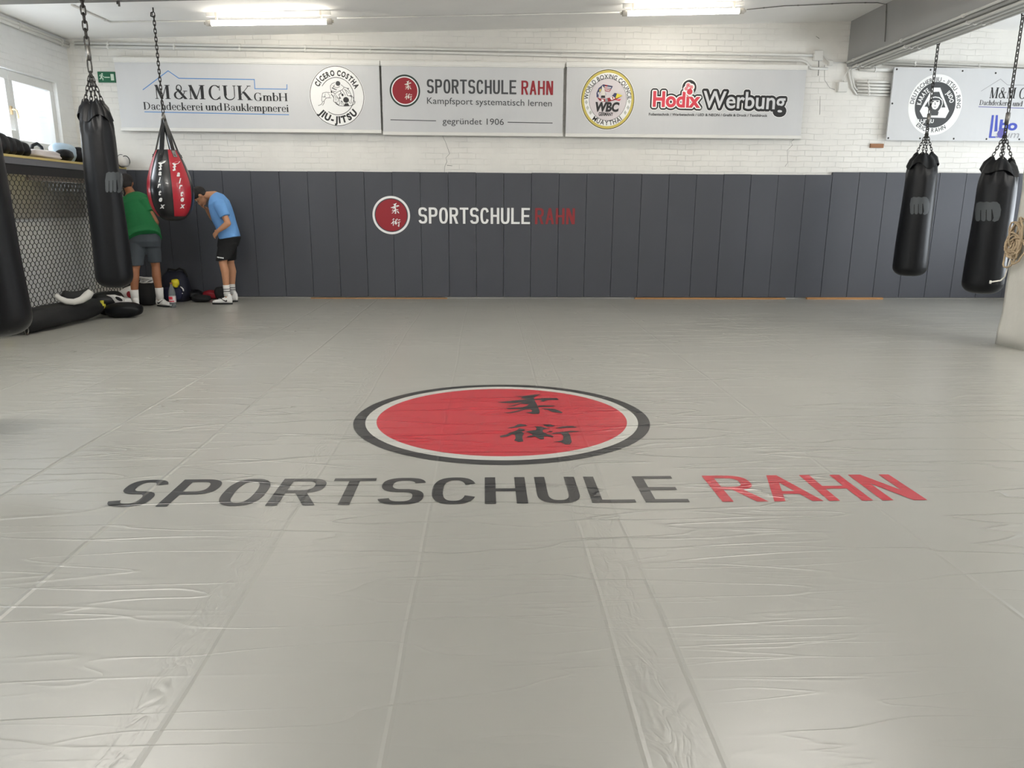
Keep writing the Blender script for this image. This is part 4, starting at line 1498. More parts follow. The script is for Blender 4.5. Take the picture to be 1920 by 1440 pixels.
FIST = [[(0.02, 0.12), (0.0, 0.6), (0.06, 0.93), (0.2, 1.0), (0.33, 0.97), (0.45, 1.0), (0.58, 0.96), (0.7, 1.0), (0.85, 0.98), (0.95, 0.86), (1.0, 0.6), (0.97, 0.3), (0.9, 0.08), (0.75, 0.0), (0.66, 0.05), (0.72, 0.2), (0.66, 0.62), (0.63, 0.62), (0.63, 0.1), (0.58, 0.04), (0.5, 0.05), (0.45, 0.12), (0.45, 0.6), (0.42, 0.6), (0.41, 0.1), (0.36, 0.03), (0.28, 0.04), (0.235, 0.1), (0.235, 0.58), (0.205, 0.58), (0.2, 0.1), (0.14, 0.03), (0.06, 0.04)]]


def cyl_fn(cx_, cy_, rfun, Yc):
    """photo-measured print position -> point on the rounded front of a hanging body"""
    view = Vector((-cx_, -cy_, 0)).normalized()
    rt = Vector((-view.y, view.x, 0))

    def fn(u, v, l=1):
        d = ray(u, v)
        z = CAMH
        for _ in range(4):
            r = rfun(z) + 0.0025 * l
            A = d.x * d.x + d.y * d.y
            B = -2 * (d.x * cx_ + d.y * cy_)
            C_ = cx_ * cx_ + cy_ * cy_ - r * r
            D_ = B * B - 4 * A * C_
            t = (-B - math.sqrt(D_)) / (2 * A) if D_ > 0 else -B / (2 * A)
            z = CAMH + d.z * t
        return (d.x * t, d.y * t, z)
    return fn


def dense(poly, step):
    out = []
    for i, a in enumerate(poly):
        b = poly[(i + 1) % len(poly)]
        n = max(1, int(math.hypot(b[0] - a[0], b[1] - a[1]) / step))
        for j in range(n):
            out.append((a[0] + (b[0] - a[0]) * j / n, a[1] + (b[1] - a[1]) * j / n))
    return out


def heavy_bag(X, Y, zb, zt, r0, r1, ztop, label, fist=None, link=0.07, seed=1, spring=True, xtop=None, ytop=None, tilt_collar=0.0):
    """zb..zt body, r0 bottom radius, r1 shoulder radius, ztop: height of the hanging point"""
    rnd = random.Random(seed)
    ph = [rnd.uniform(0, 6.28) for _ in range(6)]
    root = empty('heavy_bag', (X, Y, zb), label, 'punching bag', 'black punching bags on chains')
    N = 64
    cr = 0.13
    zs = zt - 0.30

    def rad(z):
        if z < zb + cr:
            t = max(0.0, min(1.0, (z - zb) / cr))
            return r0 * (0.62 + 0.38 * math.sqrt(max(0, 1 - (1 - t) ** 2)))
        t = min(1.0, (z - zb - cr) / (zs - zb - cr)) if z < zs else 1.0
        return r0 + (r1 - r0) * t
    prof = [(zb, 0.05)]
    for i in range(1, 9):
        t = i / 8
        prof.append((zb + cr * (1 - math.cos(t * PI / 2)) * 0.55 + cr * 0.45 * t * t, r0 * math.sin(0.3 + t * (PI / 2 - 0.3))))
    for i in range(1, 15):
        z = zb + cr + (zs - zb - cr) * i / 14
        prof.append((z, rad(z)))
    top = []
    for i in range(1, 9):
        t = i / 8
        top.append((zs + (zt - zs) * t, r1 * (1 - 0.46 * t ** 2.2), t))
    rings = []
    for z, r in prof:
        t = max(0.0, (z - zb - 0.4) / (zs - zb))
        rings.append([(X + (r + 0.004 * math.sin(3 * a + ph[0] + z * 5) * (r > 0.1) + 0.003 * t * math.sin(9 * a + ph[1] + z * 3)) * math.cos(a), Y + (r + 0.003 * t * math.sin(9 * a + ph[1] + z * 3)) * math.sin(a), z) for a in [2 * PI * k / N for k in range(N)]])
    for z, r, t in top:
        ring = []
        for k_ in range(N):
            a = 2 * PI * k_ / N
            lift = 0.040 * t * t * math.cos(4 * (a - ph[2]))
            rr = r + t * 0.013 * math.sin(11 * a + ph[3]) + t * 0.010 * math.sin(7 * a + ph[4] + 3 * t)
            ring.append((X + rr * math.cos(a), Y + rr * math.sin(a), z + lift + tilt_collar * t * math.cos(a) * r))
        rings.append(ring)
    # opening folds inward at the top
    last = rings[-1]
    rings.append([(X + (p[0] - X) * 0.80, Y + (p[1] - Y) * 0.80, p[2] + 0.012) for p in last])
    rings.append([(X + (p[0] - X) * 0.45, Y + (p[1] - Y) * 0.45, p[2] - 0.06) for p in last])
    body = part('bag_body', MB().loft(rings, True, True), M_black, root, smooth=True)
    # slack hem of the cover hanging over the shoulder
    col = MB()
    R1, R2, R3 = [], [], []
    for k_ in range(N):
        a = 2 * PI * k_ / N
        s_ = 0.5 + 0.5 * math.cos(4 * (a - ph[2]))
        w1 = 0.010 * math.sin(9 * a + ph[5])
        rr = r1 * 0.52 + w1 * 0.7
        zz = zt + 0.05 * (s_ - 0.5) + tilt_collar * math.cos(a) * r1
        R1.append((X + rr * math.cos(a), Y + rr * math.sin(a), zz + 0.016))
        rr = r1 * 0.80 + w1 * 1.2 + 0.008 * (1 - s_)
        R2.append((X + rr * math.cos(a), Y + rr * math.sin(a), zz - 0.040 - 0.012 * (1 - s_)))
        rr = r1 * 0.975 + w1 * 0.9 + 0.008 * (1 - s_)
        R3.append((X + rr * math.cos(a), Y + rr * math.sin(a), zz - 0.125 - 0.02 * (1 - s_) + 0.012 * math.sin(5 * a + ph[0])))
    col.loft([R1, R2, R3], False, False)
    col.loft([[(X + (p[0] - X) * 0.97, Y + (p[1] - Y) * 0.97, p[2]) for p in R3], [(X + (p[0] - X) * 0.97, Y + (p[1] - Y) * 0.97, p[2]) for p in R2]], False, False)
    part('collar', col, M_black, root, smooth=True)
    # hanging gear
    xt = X if xtop is None else xtop
    zj = zt + 0.30
    J = Vector((X + (xt - X) * 0.2, Y, zj))
    for k_ in range(4):
        a = ph[2] + k_ * PI / 2
        A = Vector((X + r1 * 0.5 * math.cos(a), Y + r1 * 0.5 * math.sin(a), zt + 0.035))
        cl = part('chain_leg', chain(MB(), J, A, link * 0.7, 0.0045, 0.012), M_dsteel, root, smooth=True)
        th = [A + Vector((math.cos(a), math.sin(a), 0)) * (0.018 * math.cos(q_)) + Vector((0, 0, 1)) * (0.022 * math.sin(q_) - 0.01) for q_ in [2 * PI * j / 12 for j in range(12)]]
        part('ring', MB().tube(th, 0.005, 6, True), M_steel, cl, smooth=True)
    T_ = Vector((xt, Y, ztop))
    d = (T_ - J)
    c0 = J + d.normalized() * 0.02
    if spring:
        s0 = J + d.normalized() * 0.10
        s1 = J + d.normalized() * 0.24
        ch2 = part('chain_link', chain(MB(), J, s0, link, 0.007, 0.018), M_dsteel, root, smooth=True)
        part('spring_sleeve', MB().tube([s0, s0 + (s1 - s0) * 0.06, s1 - (s1 - s0) * 0.06, s1], [0.012, 0.024, 0.024, 0.012], 14), M_steel, root, smooth=True)
        c0 = s1
    part('chain', chain(MB(), c0, T_, link, 0.0075 if link > 0.08 else 0.006, 0.021 if link > 0.08 else 0.016), M_dsteel, root, smooth=True)
    part('hook', MB().tube([T_ + Vector((0, 0, 0.02)), T_ + Vector((0.02, 0, 0)), T_ + Vector((0.014, 0, -0.025)), T_ + Vector((-0.012, 0, -0.025)), T_ + Vector((-0.018, 0, 0.0))], 0.009, 8), M_dsteel, root, smooth=True)
    if fist:
        x0_, y0_, x1_, y1_ = fist
        ink = Ink(cyl_fn(X, Y, lambda z: rad(z) + 0.004, Y))
        from mathutils.geometry import tessellate_polygon
        # cut the print into thin vertical slices so that it hugs the round side
        pol = FIST[0]
        S_ = 140
        FP_, FF_ = [], []
        for i in range(S_):
            ua, ub = i / S_, (i + 1) / S_
            um = (ua + ub) / 2
            ys = []
            for a, b in zip(pol, pol[1:] + pol[:1]):
                if (a[0] - um) * (b[0] - um) < 0:
                    t = (um - a[0]) / (b[0] - a[0])
                    ys.append(a[1] + (b[1] - a[1]) * t)
            ys.sort()
            for ya_, yb_ in zip(ys[::2], ys[1::2]):
                X_ = lambda u_: x0_ + (x1_ - x0_) * u_
                Y_ = lambda v_: y1_ + (y0_ - y1_) * v_
                n0 = len(FP_)
                FP_ += [(X_(ua), Y_(ya_)), (X_(ub), Y_(ya_)), (X_(ub), Y_(yb_)), (X_(ua), Y_(yb_))]
                FF_.append((n0, n0 + 1, n0 + 2, n0 + 3))
        ink.sg = -1
        ink.faces(FP_, FF_, 'fg', 1)
        part('fist_print', ink.m['fg'], INK['fg'], body, 'grey printed fist')
    return root, rad


Y1 = 7.85
b_t, b_b = atY(183, 196, Y1), atY(212, 535, Y1)
heavy_bag((b_t.x + b_b.x) / 2 - 0.005, Y1, b_b.z - 0.02, b_t.z, 0.177, 0.152, bz(b_t.x) + 0.0, 'long black punching bag with grey fist print hanging before the wire mesh', (197, 322, 231, 362), 0.088, 3)
p = atY(62, 560, 4.8)
heavy_bag(p.x - 0.255, 4.8, atY(10, 629, 4.8).z, 2.10, 0.205, 0.165, 3.2, 'nearest dark punching bag cut off by the left picture edge', None, 0.088, 5)
pa = atY(1728, 292, 10.2)
pb = atY(1708, 517, 10.2)
heavy_bag((pa.x + pb.x) / 2 + 0.0, 10.2, pb.z, pa.z, 0.217, 0.192, GZ, 'black punching bag hanging below the round emblem of the eyelet banner', (1706, 369, 1743, 403), 0.068, 8)
pa = atY(1866, 303, 8.7)
pb = atY(1850, 550, 8.7)
heavy_bag((pa.x + pb.x) / 2 + 0.0, 8.7, pb.z, pa.z, 0.217, 0.200, GZ, 'wide black punching bag with fist print hanging right beside the wrapped pillar', (1828, 378, 1877, 416), 0.068, 11, tilt_collar=-0.12)

# --- pear shaped bag
YP = 10.3
pc = atY(320.5, 363, YP)
s_px = (atY(400, 363, YP) - atY(300, 363, YP)).x / 100 * 0.14583
prof = [(490, 112), (500, 128), (560, 156), (620, 180), (680, 202), (740, 222), (800, 240), (850, 254), (900, 264), (950, 271), (1000, 274), (1050, 274), (1100, 271), (1150, 264), (1200, 252), (1250, 235), (1290, 212), (1330, 182), (1360, 148), (1385, 105), (1397, 60), (1400, 8)]
pz = lambda y: atY(270 + 347 * 0.14583, 210 + y * 0.14583, YP).z
PR = [(pz(y), r * s_px) for y, r in prof]


def pear_r(z):
    if z >= PR[0][0]:
        return PR[0][1]
    for (za, ra), (zb_, rb) in zip(PR, PR[1:]):
        if zb_ <= z <= za:
            return ra + (rb - ra) * (za - z) / (za - zb_)
    return 0.02


pear = empty('pear_bag', (pc.x, YP, PR[-1][0]), 'red and black pear-shaped punching bag with white script, on a thin chain', 'punching bag')
view = Vector((-pc.x, -YP, 0)).normalized()
rt = Vector((-view.y, view.x, 0))
M_pr = mat('pear_red', (176, 20, 42), 0.33, spec=0.6, coat=0.3)
M_pk = mat('pear_black', (18, 19, 22), 0.30, spec=0.6, coat=0.3)


def pear_pt(ang, z, off=0.0):
    r = pear_r(z) + off
    return Vector((pc.x, YP, z)) + (rt * math.sin(ang) + view * math.cos(ang)) * r


pan = []
for i in range(6):
    a0 = math.radians(3 + 60 * i)
    mb = MB()
    rows = [z for z, _ in PR if z > pz(1365)]
    rows.append(pz(1365))
    rings = []
    for z in rows:
        rings.append([pear_pt(a0 + math.radians(60) * j / 10, z, 0.006 * math.sin(PI * j / 10)) for j in range(11)])
    mb.loft(rings, False, False, closed=False)
    pan.append(part('panel', mb, M_pr if i % 2 == 0 else M_pk, pear, 'red panel' if i % 2 == 0 else 'black panel', smooth=True))
    part('piping', MB().tube([pear_pt(a0, z, 0.002) for z in rows], 0.006, 6), M_pk, pan[-1], smooth=True)
zc = [pz(1340), pz(1360), pz(1385), pz(1397), pz(1400)]
part('bottom_cap', MB().loft([[pear_pt(2 * PI * j / 36, z, 0.010) for j in range(36)] for z in zc], False, True), M_pk, pear, smooth=True)
part('top_cap', MB().loft([[pear_pt(2 * PI * j / 36, pz(500), 0.001) for j in range(36)], [pear_pt(2 * PI * j / 36, pz(500), 0) * 0.4 + Vector((pc.x, YP, pz(490))) * 0.6 for j in range(36)]], False, True), M_pk, pear, smooth=True)
apex = atY(270 + 250 * 0.14583, 210 + 82 * 0.14583, YP)
apex.x = pc.x
for i in range(6):
    a0 = math.radians(3 + 60 * i + 30)
    tpt = pear_pt(a0, pz(500), 0.004)
    low_ = pear_pt(a0, pz(585), 0.008)
    tan = (rt * math.cos(a0) - view * math.sin(a0))
    outv = (rt * math.sin(a0) + view * math.cos(a0))
    w0, w1 = 0.022, 0.026
    top_ = apex + outv * 0.012
    path = [(top_, w0), (apex * 0.5 + tpt * 0.5 + outv * 0.008, w1), (tpt, w1), (low_, w1)]
    sb = MB()
    rings = []
    for p_, w_2 in path:
        rings.append([p_ + tan * w_2 + outv * 0.006, p_ - tan * w_2 + outv * 0.006, p_ - tan * w_2 - outv * 0.014, p_ + tan * w_2 - outv * 0.014])
    sb.loft(rings)
    st_ = part('strap', sb, M_pk if i % 2 else M_pk, pear)
    part('rivet', MB().ell(pear_pt(a0, pz(555), 0.014), 0.008, 8, 6), M_steel, st_, smooth=True)
hook_z = ceil_z(pc.x)
part('swivel', MB().tube([apex + Vector((0, 0, -0.03)), apex + Vector((0, 0, 0.03)), apex + Vector((0, 0, 0.075))], [0.032, 0.026, 0.010], 14), M_steel, pear, smooth=True)
part('chain', chain(MB(), apex + Vector((0, 0, 0.07)), Vector((pc.x, YP, hook_z - 0.06)), 0.062, 0.0055, 0.014), M_dsteel, pear, smooth=True)
part('ceiling_hook', MB().tube([(pc.x, YP, hook_z + 0.01), (pc.x, YP, hook_z - 0.05), (pc.x - 0.03, YP, hook_z - 0.06), (pc.x - 0.035, YP, hook_z - 0.10), (pc.x, YP, hook_z - 0.11), (pc.x + 0.018, YP, hook_z - 0.085)], 0.009, 8), M_dsteel, pear, smooth=True)


pear_px = cyl_fn(pc.x, YP, lambda z: pear_r(z) + 0.0075, YP)
pear_fn = lambda u, v, l=1: pear_px(270 + u * 0.14583, 210 + v * 0.14583, l)


for pi_, seq in ((5, [('a', 205, 812), ('i', 200, 902), ('r', 195, 972), ('t', 205, 1068), ('e', 213, 1150), ('x', 236, 1238)]), (0, [('a', 442, 826), ('i', 462, 915), ('r', 472, 985), ('t', 487, 1080), ('e', 492, 1150), ('x', 496, 1235)])):
    ink = Ink(pear_fn, -1)
    dxF = -0 if pi_ == 5 else 180
    dyF = 0 if pi_ == 5 else 8
    F_ = [(180, 652), (232, 632), (288, 625), (262, 655), (228, 668), (206, 682)]
    ink.poly([(a + dxF, b + dyF) for a, b in F_], 'w')
    ink.stroke([(222 + dxF, 655 + dyF), (210 + dxF, 700 + dyF), (216 + dxF, 735 + dyF), (190 + dxF, 742 + dyF)], 20, 'w')
    ink.stroke([(190 + dxF, 700 + dyF), (232 + dxF, 692 + dyF)], 13, 'w')
    for ch, x_, y_ in seq:
        Pg, Fs = glyphs(ch, 0.035, 0.25)
        m0, m1 = min(p_[0] for p_ in Pg), max(p_[0] for p_ in Pg)
        hh = 66.0
        ink.faces([(x_ + (p_[0] - (m0 + m1) / 2) * hh * 0.92, y_ - p_[1] * hh) for p_ in Pg], Fs, 'w')
    part('script_print', ink.m['w'], INK['w'], pan[pi_], 'white script lettering')

# ------------------------------------------------------------------ wrapped pillar with rope
pr = empty('wrapped_pillar', (5.75, 7.55, 0), 'pillar wrapped in pale tarpaulin at the right picture edge', 'pillar')
px0, px1, py0, py1 = 5.565, 5.98, 7.34, 7.76
rings = []
for i in range(23):
    z = GZ * i / 22
    ring = []
    for k_ in range(48):
        t = k_ / 48 * 4
        s_, f_ = int(t), t - int(t)
        cs = [(px0, py1), (px0, py0), (px1, py0), (px1, py1)]
        a, b = cs[s_], cs[(s_ + 1) % 4]
        x_, y_ = a[0] + (b[0] - a[0]) * f_, a[1] + (b[1] - a[1]) * f_
        w_3 = 0.006 * math.sin(4 * z + 7 * t) + 0.005 * math.sin(11 * z - 3 * t)
        fl_ = 0.035 * max(0, 1 - z / 0.22) * (0.6 + 0.4 * math.sin(3 * t + 1)) if z > 0.001 else 0.02
        n_ = Vector((x_ - 5.77, y_ - 7.55, 0)).normalized()
        ring.append((x_ + n_.x * (w_3 + fl_), y_ + n_.y * (w_3 + fl_), z))
    rings.append(ring)
M_wrap = mat('wrap_tarp', (206, 204, 196), 0.42, noise=0.05, nscale=3, bump=0.5, bscale=3.5, bdist=0.03, stretch=(1, 1, 0.7))
part('tarpaulin_wrap', MB().loft(rings), M_wrap, pr, smooth=True)
part('lacing', MB().tube([(px0 + 0.02, py0 - 0.012, 0.02), (px0 + 0.018, py0 - 0.012, 0.5), (px0 + 0.025, py0 - 0.012, 1.2), (px0 + 0.02, py0 - 0.012, 2.4)], 0.006, 6), M_pipe, pr)
rc = atX(1904, 455, px0 - 0.05)
rb_ = MB()
rnd = random.Random(4)
for i in range(15):
    rr = rnd.uniform(0.06, 0.14)
    cx_, cz_ = rc.y + rnd.uniform(-0.05, 0.05), rc.z + rnd.uniform(-0.09, 0.06)
    tilt = rnd.uniform(-0.8, 0.8)
    el_ = rnd.uniform(0.9, 1.7)
    pts = []
    for k_ in range(18):
        a = 2 * PI * k_ / 18
        yy, zz = rr * 0.75 * math.cos(a), rr * el_ * math.sin(a)
        pts.append((px0 - 0.045 - 0.03 * rnd.random() + 0.02 * math.sin(2 * a + i), cx_ + yy * math.cos(tilt) - zz * math.sin(tilt) * 0.5, cz_ + zz * math.cos(tilt) + yy * math.sin(tilt) * 0.5))
    rb_.tube(pts, 0.0095, 6, True)
rb_.tube([(px0 - 0.05, rc.y, rc.z + 0.08), (px0 - 0.03, rc.y + 0.01, rc.z + 0.2), (px0 - 0.02, rc.y + 0.02, rc.z + 0.26), (px0 + 0.0, rc.y - 0.02, rc.z + 0.23)], 0.009, 6)
M_rope = mat('rope_hemp', (176, 156, 128), 0.85, noise=0.2, nscale=40, bump=0.6, bscale=120, bdist=0.003)
rope = solo('rope_bundle', rb_, M_rope, (px0 - 0.04, rc.y, rc.z), 'knotted bundle of beige rope tied to the wrapped pillar', 'rope', smooth=True)
e0, e1, e2, e3 = atX(1893, 490, px0 - 0.06), atX(1884, 519, px0 - 0.06), Vector(atY(1876, 526, 7.5)), Vector(atY(1857, 529, 7.42))
part('rope_end', MB().tube([rc + Vector((0, 0, -0.05)), e0, e1, e2, e3], 0.0075, 8).tube([e3 + Vector((0, 0, -0.016)), e3 + Vector((0, 0, 0.016))], 0.010, 8), mat('rope_white', (222, 218, 208), 0.8), rope, 'white rope end', smooth=True)

# ------------------------------------------------------------------ wire partition and shelf under the window
XC = -5.40
sh0, sh1 = 5.2, YB - 0.004
shelf = empty('wall_shelf', (XC, 9.5, 1.86), 'deep shelf with grey front under the window, loaded with training gear', 'shelf')
part('shelf_board', MB().box((XL + 0.005, sh0, 1.945), (XC + 0.004, YM - 0.02, 1.972)), M_yel, shelf, 'pale wooden board')
part('front_panel', MB().box((XC - 0.03, sh0, 1.868), (XC, YM - 0.02, 1.945)), mat('shelf_grey', (98, 99, 104), 0.55, noise=0.05), shelf, bevel=0.004)
part('support_beam', MB().box((XC - 0.09, sh0, 1.76), (XC - 0.012, YM - 0.02, 1.868)), mat('black_beam', (24, 24, 25), 0.6), shelf, 'black beam')
part('ledger', MB().box((XC - 0.05, 9.35, 1.70), (XC - 0.02, 11.2, 1.76)), mat('old_lath', (92, 84, 74), 0.8, noise=0.2, nscale=10), shelf)
wp = empty('wire_partition', (XC, 9.5, 0), 'black hexagonal wire mesh partition below the window shelf', 'wire mesh')
wm = MB()
cw, chh = 0.088, 0.104
yy0, yy1, zz0, zz1 = 6.2, YM - 0.03, 0.03, 1.76
ni = int((yy1 - yy0) / (cw)) + 1
nj = int((zz1 - zz0) / (chh / 2)) + 1
rw = 0.0046
for i in range(ni):
    for j in range(nj):
        # hexagon rows: vertical side plus two slants
        yb_ = yy0 + i * cw + (cw / 2 if j % 2 else 0)
        zb_ = zz0 + j * (chh * 0.5)
        a = Vector((XC - 0.02, yb_, zb_))
        v0 = a + Vector((0, 0, 0))
        v1 = a + Vector((0, 0, chh * 0.27))
        v2 = a + Vector((0, cw / 2, chh * 0.5))
        v3 = a + Vector((0, -cw / 2, chh * 0.5))
        wm.tube([v0, v1], rw * 1.25, 4)
        wm.tube([v1, v2], rw, 4)
        wm.tube([v1, v3], rw, 4)
part('wire_mesh', wm, M_wire, wp)
for yq in (6.2, 7.6, YM - 0.035):
    part('post', MB().box((XC - 0.05, yq - 0.02, 0.0), (XC - 0.005, yq + 0.02, 1.76)), M_wire, wp)
part('bottom_rail', MB().box((XC - 0.05, 6.2, 0.0), (XC - 0.005, YM - 0.035, 0.035)), M_wire, wp)
solo('upper_wall_sheet', MB().box((XL + 0.003, 6.0, 1.235), (XL + 0.03, YM - 0.03, 1.94)), mat('upper_wall_grey', (168, 166, 163), 0.8, noise=0.12, nscale=5), (XL + 0.02, 9, 1.235),  # thin added sheet, makes the upper wall behind the mesh darker grey
     'darker grey upper part of the wall behind the wire mesh', 'board')


# ------------------------------------------------------------------ soft things
def lump(c_, r, seed=0, amp=0.05, rot=0.0, pw=0.85, nu=30, nv=18, flat=None):
    rnd = random.Random(seed)
    ph = [rnd.uniform(0, 6.28) for _ in range(6)]
    mb = MB()
    mb.ell((0, 0, 0), (1, 1, 1), nu, nv, None, pw)
    out = []
    for x_, y_, z_ in mb.v:
        k_ = 1 + amp * (math.sin(4 * x_ + ph[0] + 2 * z_) + math.sin(5 * y_ + ph[1]) * 0.7 + math.sin(7 * z_ + 3 * x_ + ph[2]) * 0.5 + math.sin(11 * y_ - 6 * z_ + ph[3]) * 0.3)
        X_, Y_, Z_ = x_ * r[0] * k_, y_ * r[1] * k_, z_ * r[2] * k_
        Z_ = max(Z_, -r[2] * 0.96)
        cs, sn = math.cos(rot), math.sin(rot)
        out.append((c_[0] + X_ * cs - Y_ * sn, c_[1] + X_ * sn + Y_ * cs, c_[2] + Z_))
    mb.v = out
    return mb


SH = 1.972
for i, (pxx, la) in enumerate(((10, 'nearest the camera'), (23, 'second from the camera'), (36, 'third from the camera'), (48, 'beside the white pad'))):
    t_ = atX(pxx, 289.5, -5.52)
    solo('punch_pad', lump((-5.62, t_.y, SH + 0.125 - i * 0.012), (0.15, 0.088, 0.128 - i * 0.012), i + 20, 0.03, 0, 0.72), M_black, (-5.62, t_.y, SH), 'black rounded pad in the row on the shelf, %s' % la, 'punch pad', 'black pads lined up on the shelf', smooth=True)
t_ = atX(82, 292, -5.5)
solo('folded_pad', lump((-5.56, t_.y + 0.1, SH + 0.055), (0.15, 0.30, 0.058), 31, 0.06, 0.15, 0.6), mat('pad_white', (206, 198, 196), 0.5), (-5.56, t_.y, SH), 'flat off-white pad lying on the shelf before the window', 'pad', smooth=True)
st = MB()
for y0_, hgt in ((9.98, 0.10), (10.36, 0.15)):
    st.tube([(-5.86, y0_ - 0.15, SH + 0.07), (-5.85, y0_ - 0.09, SH + 0.07 + hgt * 0.8), (-5.84, y0_, SH + 0.07 + hgt), (-5.84, y0_ + 0.09, SH + 0.07 + hgt * 0.75), (-5.86, y0_ + 0.15, SH + 0.06)], 0.022, 8)
st.merge(lump((-5.84, 10.22, SH + 0.05), (0.08, 0.22, 0.05), 5, 0.06))
solo('strap_tangle', st, M_blackm, (-5.74, 10.35, SH), 'dark straps looping up behind the off-white pad on the shelf', 'straps', smooth=True)
gv = empty('boxing_glove', (-5.6, 11.1, SH), 'light blue and black boxing glove on the shelf beside the long bag', 'boxing glove')
t_ = atX(125, 300, -5.55)
part('glove_body', lump((-5.60, t_.y + 0.02, SH + 0.12), (0.15, 0.22, 0.12), 8, 0.05, 0.2, 0.8), mat('glove_blue', (168, 190, 206), 0.4), gv, smooth=True)
part('thumb', lump((-5.50, t_.y - 0.12, SH + 0.075), (0.075, 0.16, 0.075), 9, 0.05), M_black, gv, 'black thumb', smooth=True)
part('cuff', lump((-5.58, t_.y + 0.30, SH + 0.105), (0.13, 0.12, 0.105), 10, 0.05, 0, 0.7), M_black, gv, 'black cuff', smooth=True)
solo('punch_pad', lump((-5.56, 11.44, SH + 0.11), (0.13, 0.11, 0.11), 12, 0.04, 0, 0.75), M_black, (-5.56, 11.44, SH), 'black pad on the shelf hidden behind the top of the long bag', 'punch pad', 'black pads lined up on the shelf', smooth=True)
sgd = atY(230, 312, 11.7)
shg = empty('shin_guard', (sgd.x, 11.68, SH), 'white shin guard with black stripes at the far shelf end', 'shin guard')
gm, gs = MB(), []
c0_ = Vector((sgd.x - 0.06, 11.68, SH + 0.09))
part('guard_shell', MB().eloft([(c0_ + Vector((-0.1, 0, -0.02)), (0, 0.05, 0), (0, 0, 0.06)), (c0_, (0, 0.09, 0), (0, 0, 0.09)), (c0_ + Vector((0.10, 0, -0.005)), (0, 0.095, 0), (0, 0, 0.085)), (c0_ + Vector((0.145, 0, -0.02)), (0, 0.06, 0), (0, 0, 0.06))], 20, 0.8), mat('guard_white', (224, 222, 218), 0.4), shg, smooth=True)
for dx_ in (-0.005, 0.065, 0.125):
    rr = 0.096 if dx_ < 0.1 else 0.078
    part('stripe', MB().tube([c0_ + Vector((dx_ + 0.02 * math.cos(a), (rr + 0.002) * math.cos(a), (rr - 0.006) * math.sin(a) - 0.004)) for a in [2 * PI * j_ / 28 for j_ in range(28)]], 0.0065, 6, True), M_pk, shg, 'black stripe', smooth=True)

# --- on the floor below the mesh
db = empty('duffel_bag', (-5.22, 9.0, 0), 'long black cloth bag with yellow marks lying below the wire mesh', 'bag')
rings = []
for i in range(17):
    t = i / 16
    y_ = 8.22 + 1.58 * t
    e_ = max(0.0, 1 - abs(2 * t - 1) ** 5) ** 0.5
    e_ = 0.35 + 0.65 * e_
    xm = -5.21 + 0.19 * t
    ring = []
    for k_ in range(28):
        a = 2 * PI * k_ / 28
        wob = 1 + 0.04 * math.sin(5 * a + 9 * t) + 0.03 * math.sin(23 * t + 2 * a)
        X_ = xm + 0.178 * e_ * wob * math.copysign(abs(math.cos(a)) ** 0.8, math.cos(a))
        Z_ = 0.13 + 0.125 * e_ * wob * math.copysign(abs(math.sin(a)) ** 0.8, math.sin(a)) + (0.02 * t)
        ring.append((X_, y_, max(0.004, Z_)))
    rings.append(ring)
part('bag_body', MB().loft(rings), M_blackm, db, smooth=True)
ym = MB()
a_ = atX(186, 590, -4.885)
ym.box((-4.90, 9.62, 0.16), (-4.875, 9.66, 0.23)).box((-4.90, 9.66, 0.12), (-4.875, 9.70, 0.18))
part('yellow_mark', ym, mat('mark_yellow', (206, 196, 66), 0.6), db, 'yellow chevron')
part('yellow_stripe', MB().box((-5.10, 9.05, 0.243), (-5.07, 9.42, 0.258)), mat('mark_yellow', (206, 196, 66), 0.6), db, 'yellow print')
nb = atX(22, 640, -5.0)
bk = empty('kit_bag', (-5.2, 7.5, 0), 'black bag with yellow mark and metal ring on the floor behind the nearest bag', 'bag')
part('bag_body', lump((-5.13, 7.28, 0.13), (0.22, 0.50, 0.135), 14, 0.03, 0, 0.7), M_blackm, bk, smooth=True)
yb2 = fl(22, 634)
part('yellow_mark', MB().obox((yb2.x - 0.04, yb2.y, 0.10), (0.004, 0, 0), (0, 0.07, 0.02), (0, -0.005, 0.03)), mat('mark_yellow', (206, 196, 66), 0.6), bk, 'yellow mark')
rg = fl(51, 630)
part('snap_ring', MB().tube([(rg.x, rg.y + 0.035 * math.cos(a), 0.06 + 0.045 * math.sin(a)) for a in [2 * PI * j_ / 16 for j_ in range(16)]], 0.007, 6, True), M_steel, bk, 'metal ring', smooth=True)
ks_ = empty('curved_pad', (-5.22, 9.4, 0.36), 'white curved kick pad resting on the long black bag', 'kick pad')
arc = [atY(x_, y_, 8.95 + 0.004 * (x_ - 103)) for x_, y_ in ((104, 553), (112, 560), (124, 565), (138, 566), (152, 562), (164, 554), (171, 546))]
part('pad_rim', MB().tube(arc, [0.028, 0.034, 0.038, 0.04, 0.046, 0.052, 0.040], 12, False, 1.0), mat('pad_grey', (196, 194, 188), 0.5), ks_, smooth=True)
arc2 = [Vector(p_) + Vector((0, 0.075, 0.045)) for p_ in arc]
part('pad_lining', MB().tube(arc2[1:-1], [0.05, 0.068, 0.075, 0.068, 0.05], 12), M_blackm, ks_, 'dark lining', smooth=True)
fm = empty('focus_mitt', (-4.95, 10.1, 0), 'black and white focus mitt with a dark oval, in the heap by the long bag', 'focus mitt')
part('mitt_body', lump((-5.02, 10.05, 0.15), (0.20, 0.17, 0.155), 17, 0.04, 0.3, 0.8), M_black, fm, smooth=True)
w1_ = [atY(x_, y_, 9.93) for x_, y_ in ((199, 553), (212, 553), (224, 560), (236, 561), (241, 573), (238, 577), (220, 577), (216, 566), (210, 558))]
mw = MB()
